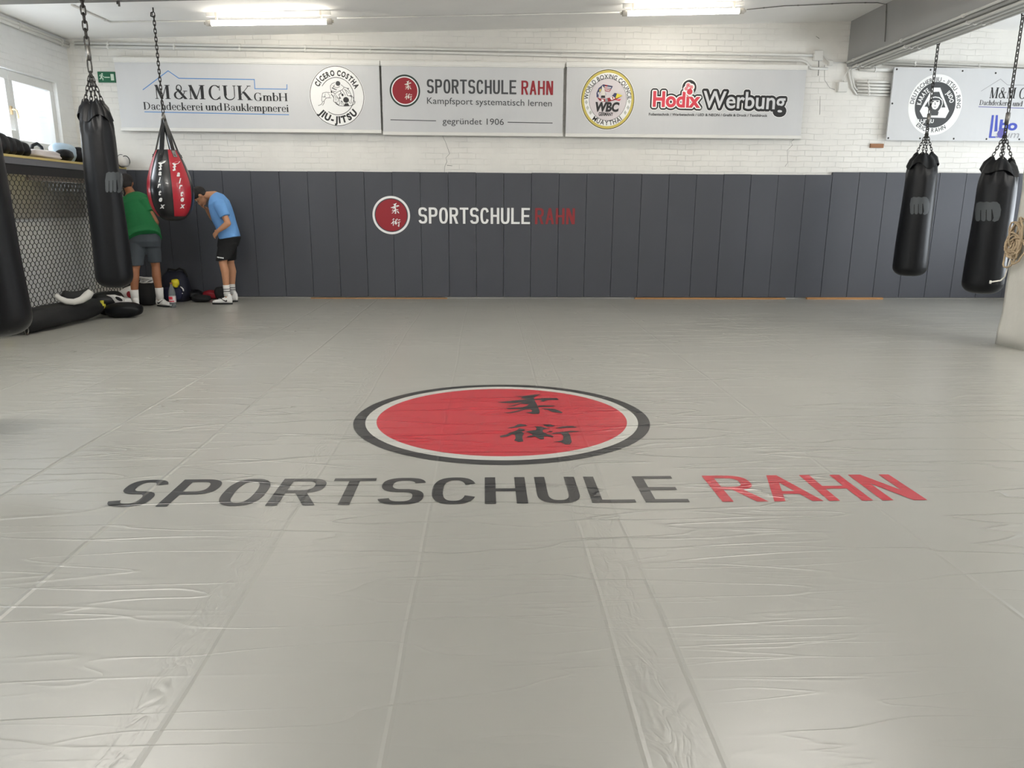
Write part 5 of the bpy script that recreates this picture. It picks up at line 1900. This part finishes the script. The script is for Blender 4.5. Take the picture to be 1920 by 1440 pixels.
mw.loft([[p_ + Vector((0, -0.02, 0)) for p_ in w1_], [p_ + Vector((0.01, 0.12, 0.0)) for p_ in w1_]])
part('white_plate', mw, mat('guard_white', (224, 222, 218), 0.4), fm, 'white plate', smooth=False, bevel=0.01)
ov = atY(223, 560.5, 9.91)
part('palm_oval', MB().ell(ov, (0.05, 0.012, 0.022), 16, 8, Matrix.Rotation(0.5, 3, 'Y')), M_gap, fm, 'dark oval', smooth=True)
rp = fl(230, 597)
solo('round_pad', lump((rp.x - 0.03, rp.y + 0.12, 0.095), (0.225, 0.15, 0.098), 19, 0.02, 0.05, 0.8), M_black, (rp.x, rp.y + 0.12, 0), 'flat rounded black pad at the front of the heap', 'pad', smooth=True)
sgr = empty('shin_guard', (-4.75, 10.7, 0), 'white shin guard with a red patch lying behind the green shirted person\'s left foot', 'shin guard')
pp = [atY(x_, y_, 10.75) for x_, y_ in ((221, 556), (238, 549), (252, 543))]
part('guard_shell', MB().tube(pp, [0.05, 0.075, 0.07], 14), mat('guard_white', (224, 222, 218), 0.4), sgr, smooth=True)
part('red_patch', MB().ell(atY(242, 552, 10.66), (0.035, 0.02, 0.045), 12, 8), INK['r'], sgr, 'red patch', smooth=True)
solo('gear_pile', lump((-5.21, 11.3, 0.15), (0.14, 0.26, 0.155), 23, 0.03, 0, 0.8), M_blackm, (-5.21, 11.3, 0), 'dark gear bag in the corner behind the heap', 'bag', smooth=True)
sb_ = empty('sports_bag', (-4.94, 11.05, 0), 'black sports bag with pale cords on top, between the legs of the green shirted person', 'bag')
part('bag_body', lump((-4.94, 11.05, 0.165), (0.17, 0.17, 0.17), 25, 0.03, 0, 0.6), M_blackm, sb_, smooth=True)
cd = MB()
rnd = random.Random(9)
cc_ = atY(275, 537, 11.0)
for i in range(5):
    r_1, r_2 = rnd.uniform(0.06, 0.11), rnd.uniform(0.02, 0.04)
    cd.tube([(cc_.x + rnd.uniform(-0.015, 0.015) + r_1 * math.cos(a), 11.02 + r_1 * 0.7 * math.sin(a), 0.345 + 0.010 * i + r_2 * math.sin(a + i)) for a in [2 * PI * j_ / 18 for j_ in range(18)]], 0.013, 7, True)
part('cord', cd, M_sock, sb_, 'pale coiled cord', smooth=True)
bkp = empty('backpack', (-4.45, 11.5, 0), 'navy backpack with a white curved mark leaning on the wall mats', 'backpack')
bc = atY(328, 541, 11.5)
bw = 0.20
part('pack_body', MB().eloft([(Vector((bc.x, 11.5, 0.004)), (bw * 0.95, 0, 0), (0, 0.16, 0)), (Vector((bc.x, 11.5, 0.10)), (bw * 1.05, 0, 0), (0, 0.18, 0)), (Vector((bc.x, 11.52, 0.26)), (bw * 1.02, 0, 0), (0, 0.16, 0)), (Vector((bc.x - 0.01, 11.56, 0.38)), (bw * 0.85, 0, 0), (0, 0.12, 0)), (Vector((bc.x - 0.015, 11.59, 0.44)), (bw * 0.6, 0, 0), (0, 0.07, 0))], 28, 0.7), mat('pack_navy', (20, 22, 40), 0.7, noise=0.15, nscale=9, bump=0.3, bscale=12, bdist=0.01), bkp, smooth=True)
part('front_pocket', lump((bc.x + 0.03, 11.34, 0.13), (0.14, 0.05, 0.11), 33, 0.02, 0, 0.7), mat('pack_blue', (24, 26, 58), 0.7), bkp, smooth=True)
part('carry_handle', MB().tube([(bc.x - 0.13, 11.58, 0.40), (bc.x - 0.11, 11.6, 0.475), (bc.x, 11.6, 0.46), (bc.x + 0.06, 11.6, 0.485), (bc.x + 0.13, 11.58, 0.46), (bc.x + 0.17, 11.57, 0.36)], 0.016, 8), M_blackm, bkp, smooth=True)
ink = Ink(lambda u, v, l=1: tuple(atY(u, v, 11.285)))
ink.stroke([(338.5, 538), (342.5, 541.5), (344.2, 545)], 1.5, 'w')
ink.poly([(337.5, 550.5), (340.5, 548), (343, 550.8)], 'w')
mk = MB()
ap = [atY(x_, y_, 11.325) for x_, y_ in ((338, 537.5), (341, 539.5), (343.4, 542.5), (344.2, 546))]
mk.tube(ap, [0.006, 0.010, 0.011, 0.007], 6)
tp = [atY(x_, y_, 11.325) for x_, y_ in ((338, 551), (342.5, 550))]
mk.tube(tp, [0.004, 0.008], 6)
part('white_mark', mk, INK['w'], bkp, 'white curved mark', smooth=True)
yp = atY(329, 531, 11.28)
ypo = solo('yellow_pouch', lump((yp.x, 11.27, yp.z), (0.055, 0.04, 0.065), 40, 0.08, 0.2, 0.9), mat('pouch_yellow', (222, 206, 40), 0.5, noise=0.1, nscale=30), (yp.x, 11.27, yp.z - 0.06), 'small crumpled yellow pouch in front of the navy backpack', 'pouch', smooth=True)
# bottle
bt0 = fl(325, 576.5)
bot = empty('water_bottle', (bt0.x, bt0.y, 0), 'clear plastic water bottle with a red and white label, beside a white shoe', 'bottle')
M_pet = bpy.data.materials.new('clear_plastic')
M_pet.use_nodes = True
pb_ = M_pet.node_tree.nodes['Principled BSDF']
pb_.inputs['Base Color'].default_value = (0.85, 0.9, 0.9, 1)
pb_.inputs['Transmission Weight'].default_value = 0.85
pb_.inputs['Roughness'].default_value = 0.08
pb_.inputs['IOR'].default_value = 1.2
bp2 = [(0.0, 0.036), (0.012, 0.045), (0.05, 0.044), (0.055, 0.046), (0.20, 0.046), (0.205, 0.044), (0.235, 0.042), (0.27, 0.032), (0.30, 0.02), (0.315, 0.016), (0.335, 0.016)]
part('bottle_body', MB().loft([[(bt0.x + r * math.cos(2 * PI * j_ / 24), bt0.y + r * math.sin(2 * PI * j_ / 24), z) for j_ in range(24)] for z, r in bp2]), M_pet, bot, smooth=True)
lb = MB().loft([[(bt0.x + 0.0475 * math.cos(2 * PI * j_ / 24), bt0.y + 0.0475 * math.sin(2 * PI * j_ / 24), z) for j_ in range(24)] for z in (0.075, 0.165)], False, False)
lbl = part('paper_label', lb, mat('label_white', (214, 200, 202), 0.5), bot, 'white label', smooth=True)
for z0_, z1_ in ((0.085, 0.10), (0.118, 0.158)):
    part('label_stripe', MB().loft([[(bt0.x + 0.0485 * math.cos(a), bt0.y + 0.0485 * math.sin(a), z) for a in [PI + 0.5 + 1.5 * j_ / 12 + (0 if z0_ > 0.11 else -0.4 + 0.8 * j_ / 12) for j_ in range(13)]] for z in (z0_, z1_)], False, False, closed=False), INK['cr'], lbl, 'red stripe', smooth=True)
part('cap', MB().tube([(bt0.x, bt0.y, 0.333), (bt0.x, bt0.y, 0.355)], 0.018, 16), mat('cap_brown', (150, 92, 52), 0.5), bot, 'brown cap')
# dark gloves by the wall
gl = [('black boxing glove on the floor by the wall, right of the backpack', (364, 556), (0.12, 0.13, 0.08), M_black, 50), ('black cloth bundle beside the red glove', (378, 560), (0.14, 0.11, 0.055), M_blackm, 51), ('red glove lying by the wall behind the white shoes', (395, 551), (0.13, 0.08, 0.07), mat('glove_red', (140, 22, 36), 0.5), 52), ('black glove touching the red glove near the white shoes', (412, 547), (0.08, 0.08, 0.10), M_blackm, 53)]
for la, (x_, y_), r_3, m_, sd in gl:
    q_ = fl(x_, min(566, y_ + 6))
    yq = min(q_.y, YM - r_3[1] - 0.05)
    xq = atY(x_, y_, yq).x
    solo('training_glove' if 'glove' in la else 'cloth_bundle', lump((xq, yq, r_3[2] * 0.97), r_3, sd, 0.06, 0.2, 0.85), m_, (xq, yq, 0), la, 'glove' if 'glove' in la else 'bundle', smooth=True)
# ------------------------------------------------------------------ people
def V3(px, py, Y):
    return atY(px, py, Y)


def shoe(parent, heel, toe, ankle, lat, side, tag_='shoe', mark=True):
    """high white training shoe with black sole; heel and toe on the floor"""
    heel, toe, ankle = Vector(heel), Vector(toe), Vector(ankle)
    d = (toe - heel)
    d.z = 0
    L = d.length
    d.normalize()
    lt = Vector((-d.y, d.x, 0))
    secs = []
    for t, w, hgt in ((0.0, 0.030, 0.075), (0.06, 0.037, 0.105), (0.28, 0.040, 0.105), (0.45, 0.043, 0.082), (0.65, 0.048, 0.060), (0.85, 0.042, 0.048), (0.97, 0.024, 0.036), (1.0, 0.010, 0.028)):
        c_ = heel + d * (L * t) + Vector((0, 0, 0.018 + hgt / 2))
        secs.append((c_, lt * w, Vector((0, 0, hgt / 2))))
    mb = MB().eloft(secs, 20, 0.8)
    am = heel + d * (L * 0.16)
    mb.eloft([(am + Vector((0, 0, 0.05)), lt * 0.038, d * 0.055), (Vector((am.x, am.y, 0.12)), lt * 0.038, d * 0.05), (Vector((ankle.x, ankle.y, 0.165)), lt * 0.043, d * 0.05)], 20)
    up = fpart(tag_, mb, M_shoe, parent, 0.007, 3)
    rings = []
    for z in (0.001, 0.022):
        ring = []
        for k_ in range(28):
            a = 2 * PI * k_ / 28
            t = 0.5 + 0.52 * math.cos(a)
            w = 0.046 * (0.85 + 0.22 * math.cos(a)) * math.sin(a)
            q_ = heel + d * (L * t) + lt * w
            ring.append((q_.x, q_.y, z))
        rings.append(ring)
    part('sole', MB().loft(rings), M_sole, up, 'black sole')
    if mark:
        s_ = lt * side
        base = heel + d * (L * 0.30) + s_ * 0.046
        sw_m = MB()
        P_ = [(0.12, 0.075), (0.17, 0.060), (0.30, 0.075), (0.50, 0.108), (0.28, 0.058), (0.17, 0.040), (0.10, 0.048)]
        A_ = [heel + d * (L * (t + 0.10)) + s_ * (0.0475 if t < 0.35 else 0.050) + Vector((0, 0, z)) for t, z in P_]
        from mathutils.geometry import tessellate_polygon
        sw_m.add([tuple(p_) for p_ in A_], [tuple(t) for t in tessellate_polygon([[Vector(p_) for p_ in A_]])])
        sw_m.add([tuple(p_ - s_ * 0.012) for p_ in A_], [tuple(reversed(t)) for t in tessellate_polygon([[Vector(p_) for p_ in A_]])])
        part('curved_mark', sw_m, M_sole, up, 'black curved mark')
        lc = MB()
        for k_ in range(4):
            t = 0.34 + 0.07 * k_
            c_ = heel + d * (L * t) + Vector((0, 0, 0.128 - 0.014 * k_))
            lc.tube([c_ - lt * 0.03 - Vector((0, 0, 0.012)), c_ + Vector((0, 0, 0.003)), c_ + lt * 0.03 - Vector((0, 0, 0.012))], 0.006, 6)
        lc.tube([heel + d * (L * 0.3) + Vector((0, 0, 0.138)), heel + d * (L * 0.46) + Vector((0, 0, 0.106)), heel + d * (L * 0.62) + Vector((0, 0, 0.083))], 0.009, 6)
        part('laces', lc, M_sole if parent.get('dark_laces') else M_sock, up, smooth=True)
    return up


def sock(parent, a, b, r0, r1, lines=True):
    o = part('sock', MB().tube([a, (Vector(a) * 0.5 + Vector(b) * 0.5), b], [r0, (r0 + r1) / 2 * 0.98, r1], 18), M_sock, parent, smooth=True)
    if lines:
        for t in (0.35, 0.55):
            c_ = Vector(a).lerp(Vector(b), t)
            rr = r0 + (r1 - r0) * t + 0.001
            part('sock_stripe', MB().tube([(c_.x + rr * math.cos(q_), c_.y + rr * math.sin(q_), c_.z) for q_ in [2 * PI * j_ / 20 for j_ in range(20)]], 0.0045, 5, True), M_sole, o, 'black stripe')
    return o


def hand(mb, wrist, dirv, palm_n, L=0.175, curl=0.5, thumb=1):
    """palm with five separate bent fingers; dirv points to the finger tips, palm_n out of the palm"""
    d = Vector(dirv).normalized()
    n = Vector(palm_n)
    n = (n - d * n.dot(d)).normalized()
    s_ = d.cross(n)
    w = Vector(wrist)
    mb.eloft([(w, s_ * 0.026, n * 0.018), (w + d * 0.04, s_ * 0.036, n * 0.017), (w + d * 0.085, s_ * 0.040, n * 0.014), (w + d * 0.095, s_ * 0.036, n * 0.010)], 14)
    for k_, (o_, l_) in enumerate(((-0.030, 0.068), (-0.010, 0.078), (0.010, 0.074), (0.029, 0.060))):
        p_ = w + d * 0.085 + s_ * o_
        a = 0.25 * curl
        dd = d
        r = 0.0095
        for seg_ in (0.45, 0.32, 0.23):
            dd = (dd * math.cos(a) + n * math.sin(a)).normalized()
            q_ = p_ + dd * (l_ * seg_)
            mb.cap(p_, q_, r, r * 0.93, 10)
            p_, r = q_, r * 0.93
            a += 0.55 * curl
    tb = w + d * 0.03 - s_ * 0.034 * thumb
    t1 = tb + (d * 0.7 - s_ * 0.55 * thumb + n * 0.4).normalized() * 0.042
    t2 = t1 + (d * 0.85 - s_ * 0.1 * thumb + n * 0.5).normalized() * 0.03
    mb.cap(tb, t1, 0.0125, 0.0105, 10)
    mb.cap(t1, t2, 0.0105, 0.009, 10)


# --- person in the blue shirt, side view, bowed towards the wall corner
YN_, YF_ = 11.10, 11.40
YM_ = (YN_ + YF_) / 2
pz0 = fl(421, 568)
blue = MB()
ank_n, ank_f = V3(424.5, 540, YN_), V3(435, 538, YF_)
kne_n, kne_f = V3(417.5, 492, YN_ - 0.0), V3(432, 493, YF_)
hip_n, hip_f = V3(428, 450, YN_ + 0.08), V3(430, 450, YF_ - 0.08)
for hp_, kn_, an_ in ((hip_n, kne_n, ank_n), (hip_f, kne_f, ank_f)):
    blue.cap(hp_, kn_, 0.070, 0.056)
    cf = kn_.lerp(an_, 0.36) + Vector((0.018, 0, 0))
    blue.cap(kn_, cf, 0.056, 0.060)
    blue.cap(cf, an_, 0.058, 0.040)
    blue.cap(an_, Vector((an_.x + 0.0, an_.y, 0.07)), 0.040, 0.038)
    blue.cap(Vector((an_.x + 0.02, an_.y, 0.06)), Vector((an_.x - 0.12, an_.y, 0.05)), 0.032, 0.026)
# torso
spine = [V3(429, 448, YM_), V3(426, 428, YM_), V3(419, 408, YM_), V3(413, 391, YM_), V3(408, 378, YM_), V3(401, 369, YM_)]
for a, b, ra, rb in zip(spine, spine[1:], (0.125, 0.115, 0.118, 0.12, 0.11), (0.115, 0.118, 0.12, 0.11, 0.07)):
    for oy in (-0.07, 0.07):
        blue.cap(a + Vector((0, oy, 0)), b + Vector((0, oy * (0.9 if rb > 0.08 else 0.3), 0)), ra * 0.8, rb * 0.8)
# neck and head (bowed)
hc = V3(375.5, 366.5, YM_)
blue.cap(V3(403, 367, YM_), V3(388, 367, YM_), 0.066, 0.060)
upv = Vector((-0.83, 0, 0.56)).normalized()       # crown direction
fwd = Vector((-0.56, 0, -0.83)).normalized()      # face direction
HR = Matrix((fwd, Vector((0, 1, 0)), upv)).transposed()
blue.ell(hc + upv * 0.012, (0.098, 0.078, 0.105), 22, 16, HR)
blue.ell(hc - upv * 0.062 + fwd * 0.030, (0.066, 0.058, 0.066), 18, 12, HR)
blue.cap(hc - upv * 0.012 + fwd * 0.092, hc - upv * 0.045 + fwd * 0.112, 0.011, 0.015)      # nose
blue.ell(hc - upv * 0.115 + fwd * 0.062, (0.024, 0.026, 0.02), 12, 8, HR)                       # chin
blue.ell(hc + upv * 0.012 + fwd * 0.088, (0.016, 0.060, 0.012), 12, 8, HR)                      # brow
blue.ell(hc - upv * 0.078 + fwd * 0.092, (0.012, 0.026, 0.008), 12, 8, HR)                      # lips
for s_ in (-1, 1):
    blue.ell(hc - upv * 0.022 - fwd * 0.012 + Vector((0, 0.078 * s_, 0)), (0.022, 0.010, 0.032), 12, 8, HR)   # ears
# near arm, elbow back, hand at the waist band
sh_n, el_n, wr_n = V3(413, 386, 11.04), V3(427.5, 419, 10.98), V3(409, 433, 10.98)
blue.cap(V3(411, 383, 11.14), sh_n, 0.05, 0.052)
blue.cap(sh_n, el_n, 0.052, 0.042)
blue.cap(el_n, el_n.lerp(wr_n, 0.35), 0.043, 0.043)
blue.cap(el_n.lerp(wr_n, 0.35), wr_n, 0.043, 0.028)
hand(blue, wr_n, V3(400, 443, 11.02) - wr_n, Vector((0.4, 0.8, -0.2)), curl=0.7, thumb=1)
# far arm, hand raised to the nose
sh_f, el_f, wr_f = V3(408, 386, 11.44), V3(399, 409, 11.46), V3(388, 392, 11.32)
blue.cap(V3(410, 384, 11.36), sh_f, 0.05, 0.052)
blue.cap(sh_f, el_f, 0.052, 0.042)
blue.cap(el_f, el_f.lerp(wr_f, 0.4), 0.043, 0.041)
blue.cap(el_f.lerp(wr_f, 0.4), wr_f, 0.041, 0.028)
hand(blue, wr_f, V3(376, 384, 11.27) - wr_f, Vector((0.2, -0.3, 0.9)), curl=1.1, thumb=1)
man = fused('person', blue, M_skin, (pz0.x, YM_, 0), 0.0075, 3)
man.location = (pz0.x, YM_, 0)
tag(man, 'person in light blue t-shirt and black shorts bowing with one hand at the face', 'person', 'people at the bags')
man['dark_laces'] = 1
# hair
hm = MB()
hm.ell(hc + upv * 0.030 - fwd * 0.012, (0.108, 0.088, 0.102), 22, 16, HR)
hm.ell(hc + upv * 0.075 + fwd * 0.055, (0.060, 0.070, 0.045), 16, 12, HR)
hm.ell(hc - upv * 0.03 - fwd * 0.055, (0.045, 0.070, 0.060), 16, 12, HR)
hr = fpart('hair', hm, M_hair, man, 0.008, 2)
for s_ in (-1, 1):
    ey_ = part('eye', MB().ell(hc - upv * 0.005 + fwd * 0.090 + Vector((0, 0.031 * s_, 0)), (0.008, 0.013, 0.007), 10, 8, HR), mat('eye_white', (230, 228, 224), 0.3), man, smooth=True)
    part('iris', MB().ell(hc - upv * 0.007 + fwd * 0.097 + Vector((0, 0.031 * s_, 0)), (0.003, 0.006, 0.006), 8, 6, HR), M_sole, ey_, smooth=True)
    part('eyebrow', MB().cap(hc + upv * 0.018 + fwd * 0.100 + Vector((0, 0.016 * s_, 0)), hc + upv * 0.016 + fwd * 0.090 + Vector((0, 0.052 * s_, 0)), 0.006, 0.005, 8), M_hair, man, smooth=True)
# t-shirt
sm = MB()
secs = []
for c_, bk_, hw in (((431, 446), 17.5, 0.188), ((428.5, 436), 17.5, 0.185), ((424, 422), 17.5, 0.19), ((418.5, 408), 19, 0.20), ((414.5, 394), 18.5, 0.205), ((410.5, 381), 17.2, 0.205), ((405.5, 371.5), 13.5, 0.16), ((400.5, 366.5), 9.0, 0.09)):
    secs.append((c_, bk_, hw))
C_ = [V3(c_[0], c_[1], YM_) for c_, _, _ in secs]
el = []
for i, (c_, bk_, hw) in enumerate(secs):
    t = (C_[min(i + 1, len(C_) - 1)] - C_[max(i - 1, 0)]).normalized()
    n_ = Vector((t.z, 0, -t.x))
    el.append((C_[i], n_ * (bk_ * 0.00812), Vector((0, hw, 0))))
sm.eloft(el, 30, 0.86)
for sh_, el_, oy in ((sh_n, el_n, -1), (sh_f, el_f, 1)):
    e_ = sh_.lerp(el_, 0.62)
    a_ = V3(409, 378, YM_ + oy * 0.13)
    t = (e_ - sh_).normalized()
    n1 = Vector((t.z, 0, -t.x)).normalized()
    n2 = t.cross(n1)
    sm.eloft([(a_, n1 * 0.085, n2 * 0.085), (sh_, n1 * 0.088, n2 * 0.08), (e_ + t * 0.0, n1 * 0.078, n2 * 0.070)], 20)
fpart('t_shirt', sm, M_blue, man, 0.009, 4)
# shorts
st_ = MB()
st_.eloft([(V3(432, 442, YM_), Vector((0.145, 0, -0.02)), Vector((0, 0.17, 0))), (V3(429, 452, YM_), Vector((0.145, 0, -0.02)), Vector((0, 0.175, 0))), (V3(427, 462, YM_), Vector((0.142, 0, 0)), Vector((0, 0.175, 0)))], 28, 0.9)
for hp_, kn_, oy, c_lo in ((hip_n, kne_n, -1, V3(418.5, 488, YN_ + 0.0)), (hip_f, kne_f, 1, V3(429.5, 489, YF_))):
    st_.eloft([(V3(427, 456, YM_ + oy * 0.085), Vector((0.135, 0, 0)), Vector((0, 0.092, 0))), (V3(423 if oy < 0 else 428.5, 472, YM_ + oy * 0.11), Vector((0.122, 0, 0)), Vector((0, 0.095, 0))), (c_lo, Vector((0.105, 0, 0.012)), Vector((0, 0.098, 0)))], 22)
so = fpart('shorts', st_, M_bshort, man, 0.009, 3)
lp = V3(411, 482, YN_ - 0.06)
for j_ in range(6):
    q_ = V3(408.0 + 2.0 * j_, 482.2 + 0.35 * j_, 11.0)
    part('logo_print', MB().obox((q_.x, YN_ - 0.098 - 0.006 * math.sin(j_), q_.z), (0.006, 0, 0), (0, 0.006, 0), (0, 0, 0.007 + 0.002 * (j_ % 2))), INK['w'], so, 'small white print')
for an_, kn_, (hx, hy), (tx_, ty_) in ((ank_n, kne_n, (432.5, 570.5), (397, 571.5)), (ank_f, kne_f, (441.5, 563.5), (405, 563.0))):
    hl, te = fl(hx, hy), fl(tx_, ty_)
    yq = an_.y
    hl, te = Vector((an_.x + 0.068, yq, 0)), Vector((an_.x - 0.215, yq - 0.01, 0))
    ak = Vector((hl.x - 0.07, yq, 0.16))
    sock(man, V3(an_.x, 0, 1) * 0 + Vector((an_.x, yq, an_.z + 0.045)), Vector((ak.x + 0.005, yq, 0.12)), 0.047, 0.046)
    shoe(man, hl, te, ak, None, 1)

# --- person in the green shirt, seen from behind, bent forward
g0 = fl(258, 581)
g1 = fl(300, 574)
gr = MB()
YG = 10.78
ankL, ankR = Vector((V3(252, 550, 10.56).x, 10.56, 0.17)), Vector((V3(298.5, 543, 10.84).x, 10.84, 0.17))
kneL, kneR = V3(253.5, 504, 10.62), V3(292, 499, 10.86)
hipL, hipR = V3(259, 452, 10.74), V3(284, 452, 10.84)
for hp_, kn_, an_ in ((hipL, kneL, ankL), (hipR, kneR, ankR)):
    gr.cap(hp_, kn_, 0.092, 0.058)
    cf = kn_.lerp(an_, 0.34) + Vector((0.0, -0.02, 0))
    gr.cap(kn_, cf, 0.056, 0.062)
    gr.cap(cf, an_, 0.060, 0.040)
    gr.cap(an_, Vector((an_.x, an_.y, 0.07)), 0.040, 0.038)
gr.cap(Vector((ankL.x, ankL.y, 0.06)), Vector((ankL.x - 0.09, ankL.y + 0.10, 0.05)), 0.032, 0.026)
gr.cap(Vector((ankR.x, ankR.y, 0.06)), Vector((ankR.x + 0.12, ankR.y - 0.05, 0.05)), 0.032, 0.026)
gsp = [(V3(271.5, 447, YG + 0.03), 0.105, 0.07), (V3(268, 425, YG + 0.10), 0.12, 0.075), (V3(262, 402, YG + 0.22), 0.125, 0.085), (V3(256, 380, YG + 0.34), 0.098, 0.075), (V3(251, 369, YG + 0.40), 0.085, 0.05)]
for (a, ra, oa), (b, rb, ob) in zip(gsp, gsp[1:]):
    for s_ in (-1, 1):
        gr.cap(a + Vector((oa * s_, 0, 0)), b + Vector((ob * s_, 0, 0)), ra * 0.85, rb * 0.85)
gh = V3(238, 343, YG + 0.56)
gr.cap(V3(248, 368, YG + 0.40), V3(242, 356, YG + 0.50), 0.068, 0.060)
upg = Vector((-0.25, 0.45, 0.85)).normalized()
fwg = Vector((-0.2, 0.86, -0.47))
fwg = (fwg - upg * fwg.dot(upg)).normalized()
HG = Matrix((fwg, upg.cross(fwg), upg)).transposed()
gr.ell(gh + upg * 0.01, (0.098, 0.078, 0.108), 22, 16, HG)
gr.ell(gh - upg * 0.062 + fwg * 0.03, (0.066, 0.058, 0.066), 18, 12, HG)
gr.cap(gh - upg * 0.012 + fwg * 0.092, gh - upg * 0.045 + fwg * 0.112, 0.011, 0.015)
sdg = upg.cross(fwg)
for s_ in (-1, 1):
    gr.ell(gh - upg * 0.02 - fwg * 0.01 + sdg * 0.078 * s_, (0.022, 0.010, 0.032), 12, 8, HG)
shR, elR, wrR = V3(271, 381, YG + 0.27), V3(292, 417, YG + 0.12), V3(286, 436, YG + 0.42)
shL, elL, wrL = V3(235, 379, YG + 0.34), V3(222, 415, YG + 0.42), V3(236, 445, YG + 0.56)
for s1_, e1_, w1_2, th in ((shR, elR, wrR, 1), (shL, elL, wrL, -1)):
    gr.cap(gsp[3][0].lerp(s1_, 0.5), s1_, 0.055, 0.052)
    gr.cap(s1_, e1_, 0.052, 0.043)
    gr.cap(e1_, e1_.lerp(w1_2, 0.35), 0.044, 0.043)
    gr.cap(e1_.lerp(w1_2, 0.35), w1_2, 0.043, 0.029)
    hand(gr, w1_2, (w1_2 - e1_) + Vector((0, 0.05, -0.1)), Vector((-0.6 * th, 0.3, 0.2)), curl=0.8, thumb=th)
gman = fused('person', gr, M_skin2, (V3(272, 570, YG).x, YG, 0), 0.0075, 3)
gman.location = (V3(272, 570, YG).x, YG, 0)
tag(gman, 'person in green t-shirt and grey shorts bending forward behind the long black bag', 'person', 'people at the bags')
hm = MB()
hm.ell(gh + upg * 0.028 - fwg * 0.014, (0.110, 0.090, 0.106), 22, 16, HG)
hm.ell(gh - upg * 0.045 - fwg * 0.05, (0.050, 0.072, 0.070), 16, 12, HG)
fpart('hair', hm, M_hair, gman, 0.008, 2)
for s_ in (-1, 1):
    part('eye', MB().ell(gh - upg * 0.005 + fwg * 0.090 + sdg * 0.031 * s_, (0.008, 0.013, 0.007), 10, 8, HG), mat('eye_white', (230, 228, 224), 0.3), gman, smooth=True)
sm = MB()
ge = []
for (x_, y_), Y_, hw, hd in (((271, 448), YG - 0.03, 0.226, 0.180), ((270, 441), YG + 0.01, 0.220, 0.158), ((269.5, 434), YG + 0.05, 0.218, 0.148), ((266, 420), YG + 0.12, 0.195, 0.142), ((260, 402), YG + 0.21, 0.185, 0.142), ((255, 387), YG + 0.29, 0.185, 0.138), ((252.5, 374), YG + 0.37, 0.18, 0.11), ((250, 367.5), YG + 0.42, 0.115, 0.075)):
    ge.append((V3(x_, y_, Y_), hw, hd))
gl_secs = []
for i, (c_, hw, hd) in enumerate(ge):
    t = (ge[min(i + 1, len(ge) - 1)][0] - ge[max(i - 1, 0)][0]).normalized()
    u_ = Vector((1, 0, 0)) - t * t.x
    u_.normalize()
    gl_secs.append((c_, u_ * hw, t.cross(u_) * hd))
sm.eloft(gl_secs, 30, 0.86)
for s1_, e1_, in ((shR, elR), (shL, elL)):
    e_ = s1_.lerp(e1_, 0.52)
    sm.cap(gsp[3][0].lerp(s1_, 0.4), s1_, 0.088, 0.082)
    t = (e_ - s1_).normalized()
    n1 = t.orthogonal().normalized()
    n2 = t.cross(n1)
    sm.eloft([(gsp[3][0].lerp(s1_, 0.45), n1 * 0.09, n2 * 0.09), (s1_, n1 * 0.100, n2 * 0.100), (e_, n1 * 0.080, n2 * 0.080)], 20)
fpart('t_shirt', sm, M_green, gman, 0.009, 4)
st_ = MB()
st_.eloft([(V3(271.5, 436, YG + 0.03), Vector((0.195, 0, 0)), Vector((0, 0.145, 0.02))), (V3(271.5, 452, YG), Vector((0.212, 0, 0)), Vector((0, 0.16, 0))), (V3(271.5, 463, YG + 0.01), Vector((0.21, 0, 0)), Vector((0, 0.14, 0)))], 28, 0.85)
st_.eloft([(V3(260, 456, YG - 0.02), Vector((0.118, 0, 0)), Vector((0, 0.13, 0))), (V3(257.5, 476, 10.70), Vector((0.098, 0, 0)), Vector((0, 0.115, 0))), (V3(256.5, 498, 10.64), Vector((0.082, 0, 0)), Vector((0, 0.10, 0)))], 22)
st_.eloft([(V3(283, 456, YG + 0.02), Vector((0.118, 0, 0)), Vector((0, 0.13, 0))), (V3(287.5, 474, 10.84), Vector((0.103, 0, 0)), Vector((0, 0.115, 0))), (V3(290.5, 492, 10.86), Vector((0.088, 0, 0)), Vector((0, 0.10, 0)))], 22)
fpart('shorts', st_, M_gshort, gman, 0.009, 3)
for an_, hl, te, sd in ((ankL, Vector((ankL.x + 0.05, ankL.y - 0.06, 0)), Vector((ankL.x - 0.13, ankL.y + 0.13, 0)), 1), (ankR, Vector((ankR.x - 0.06, ankR.y + 0.03, 0)), Vector((ankR.x + 0.19, ankR.y - 0.09, 0)), -1)):
    sock(gman, Vector((an_.x, an_.y, an_.z + 0.10)), Vector((an_.x, an_.y, 0.10)), 0.056, 0.050, False)
    shoe(gman, hl, te, Vector((an_.x, an_.y, 0.16)), None, sd)
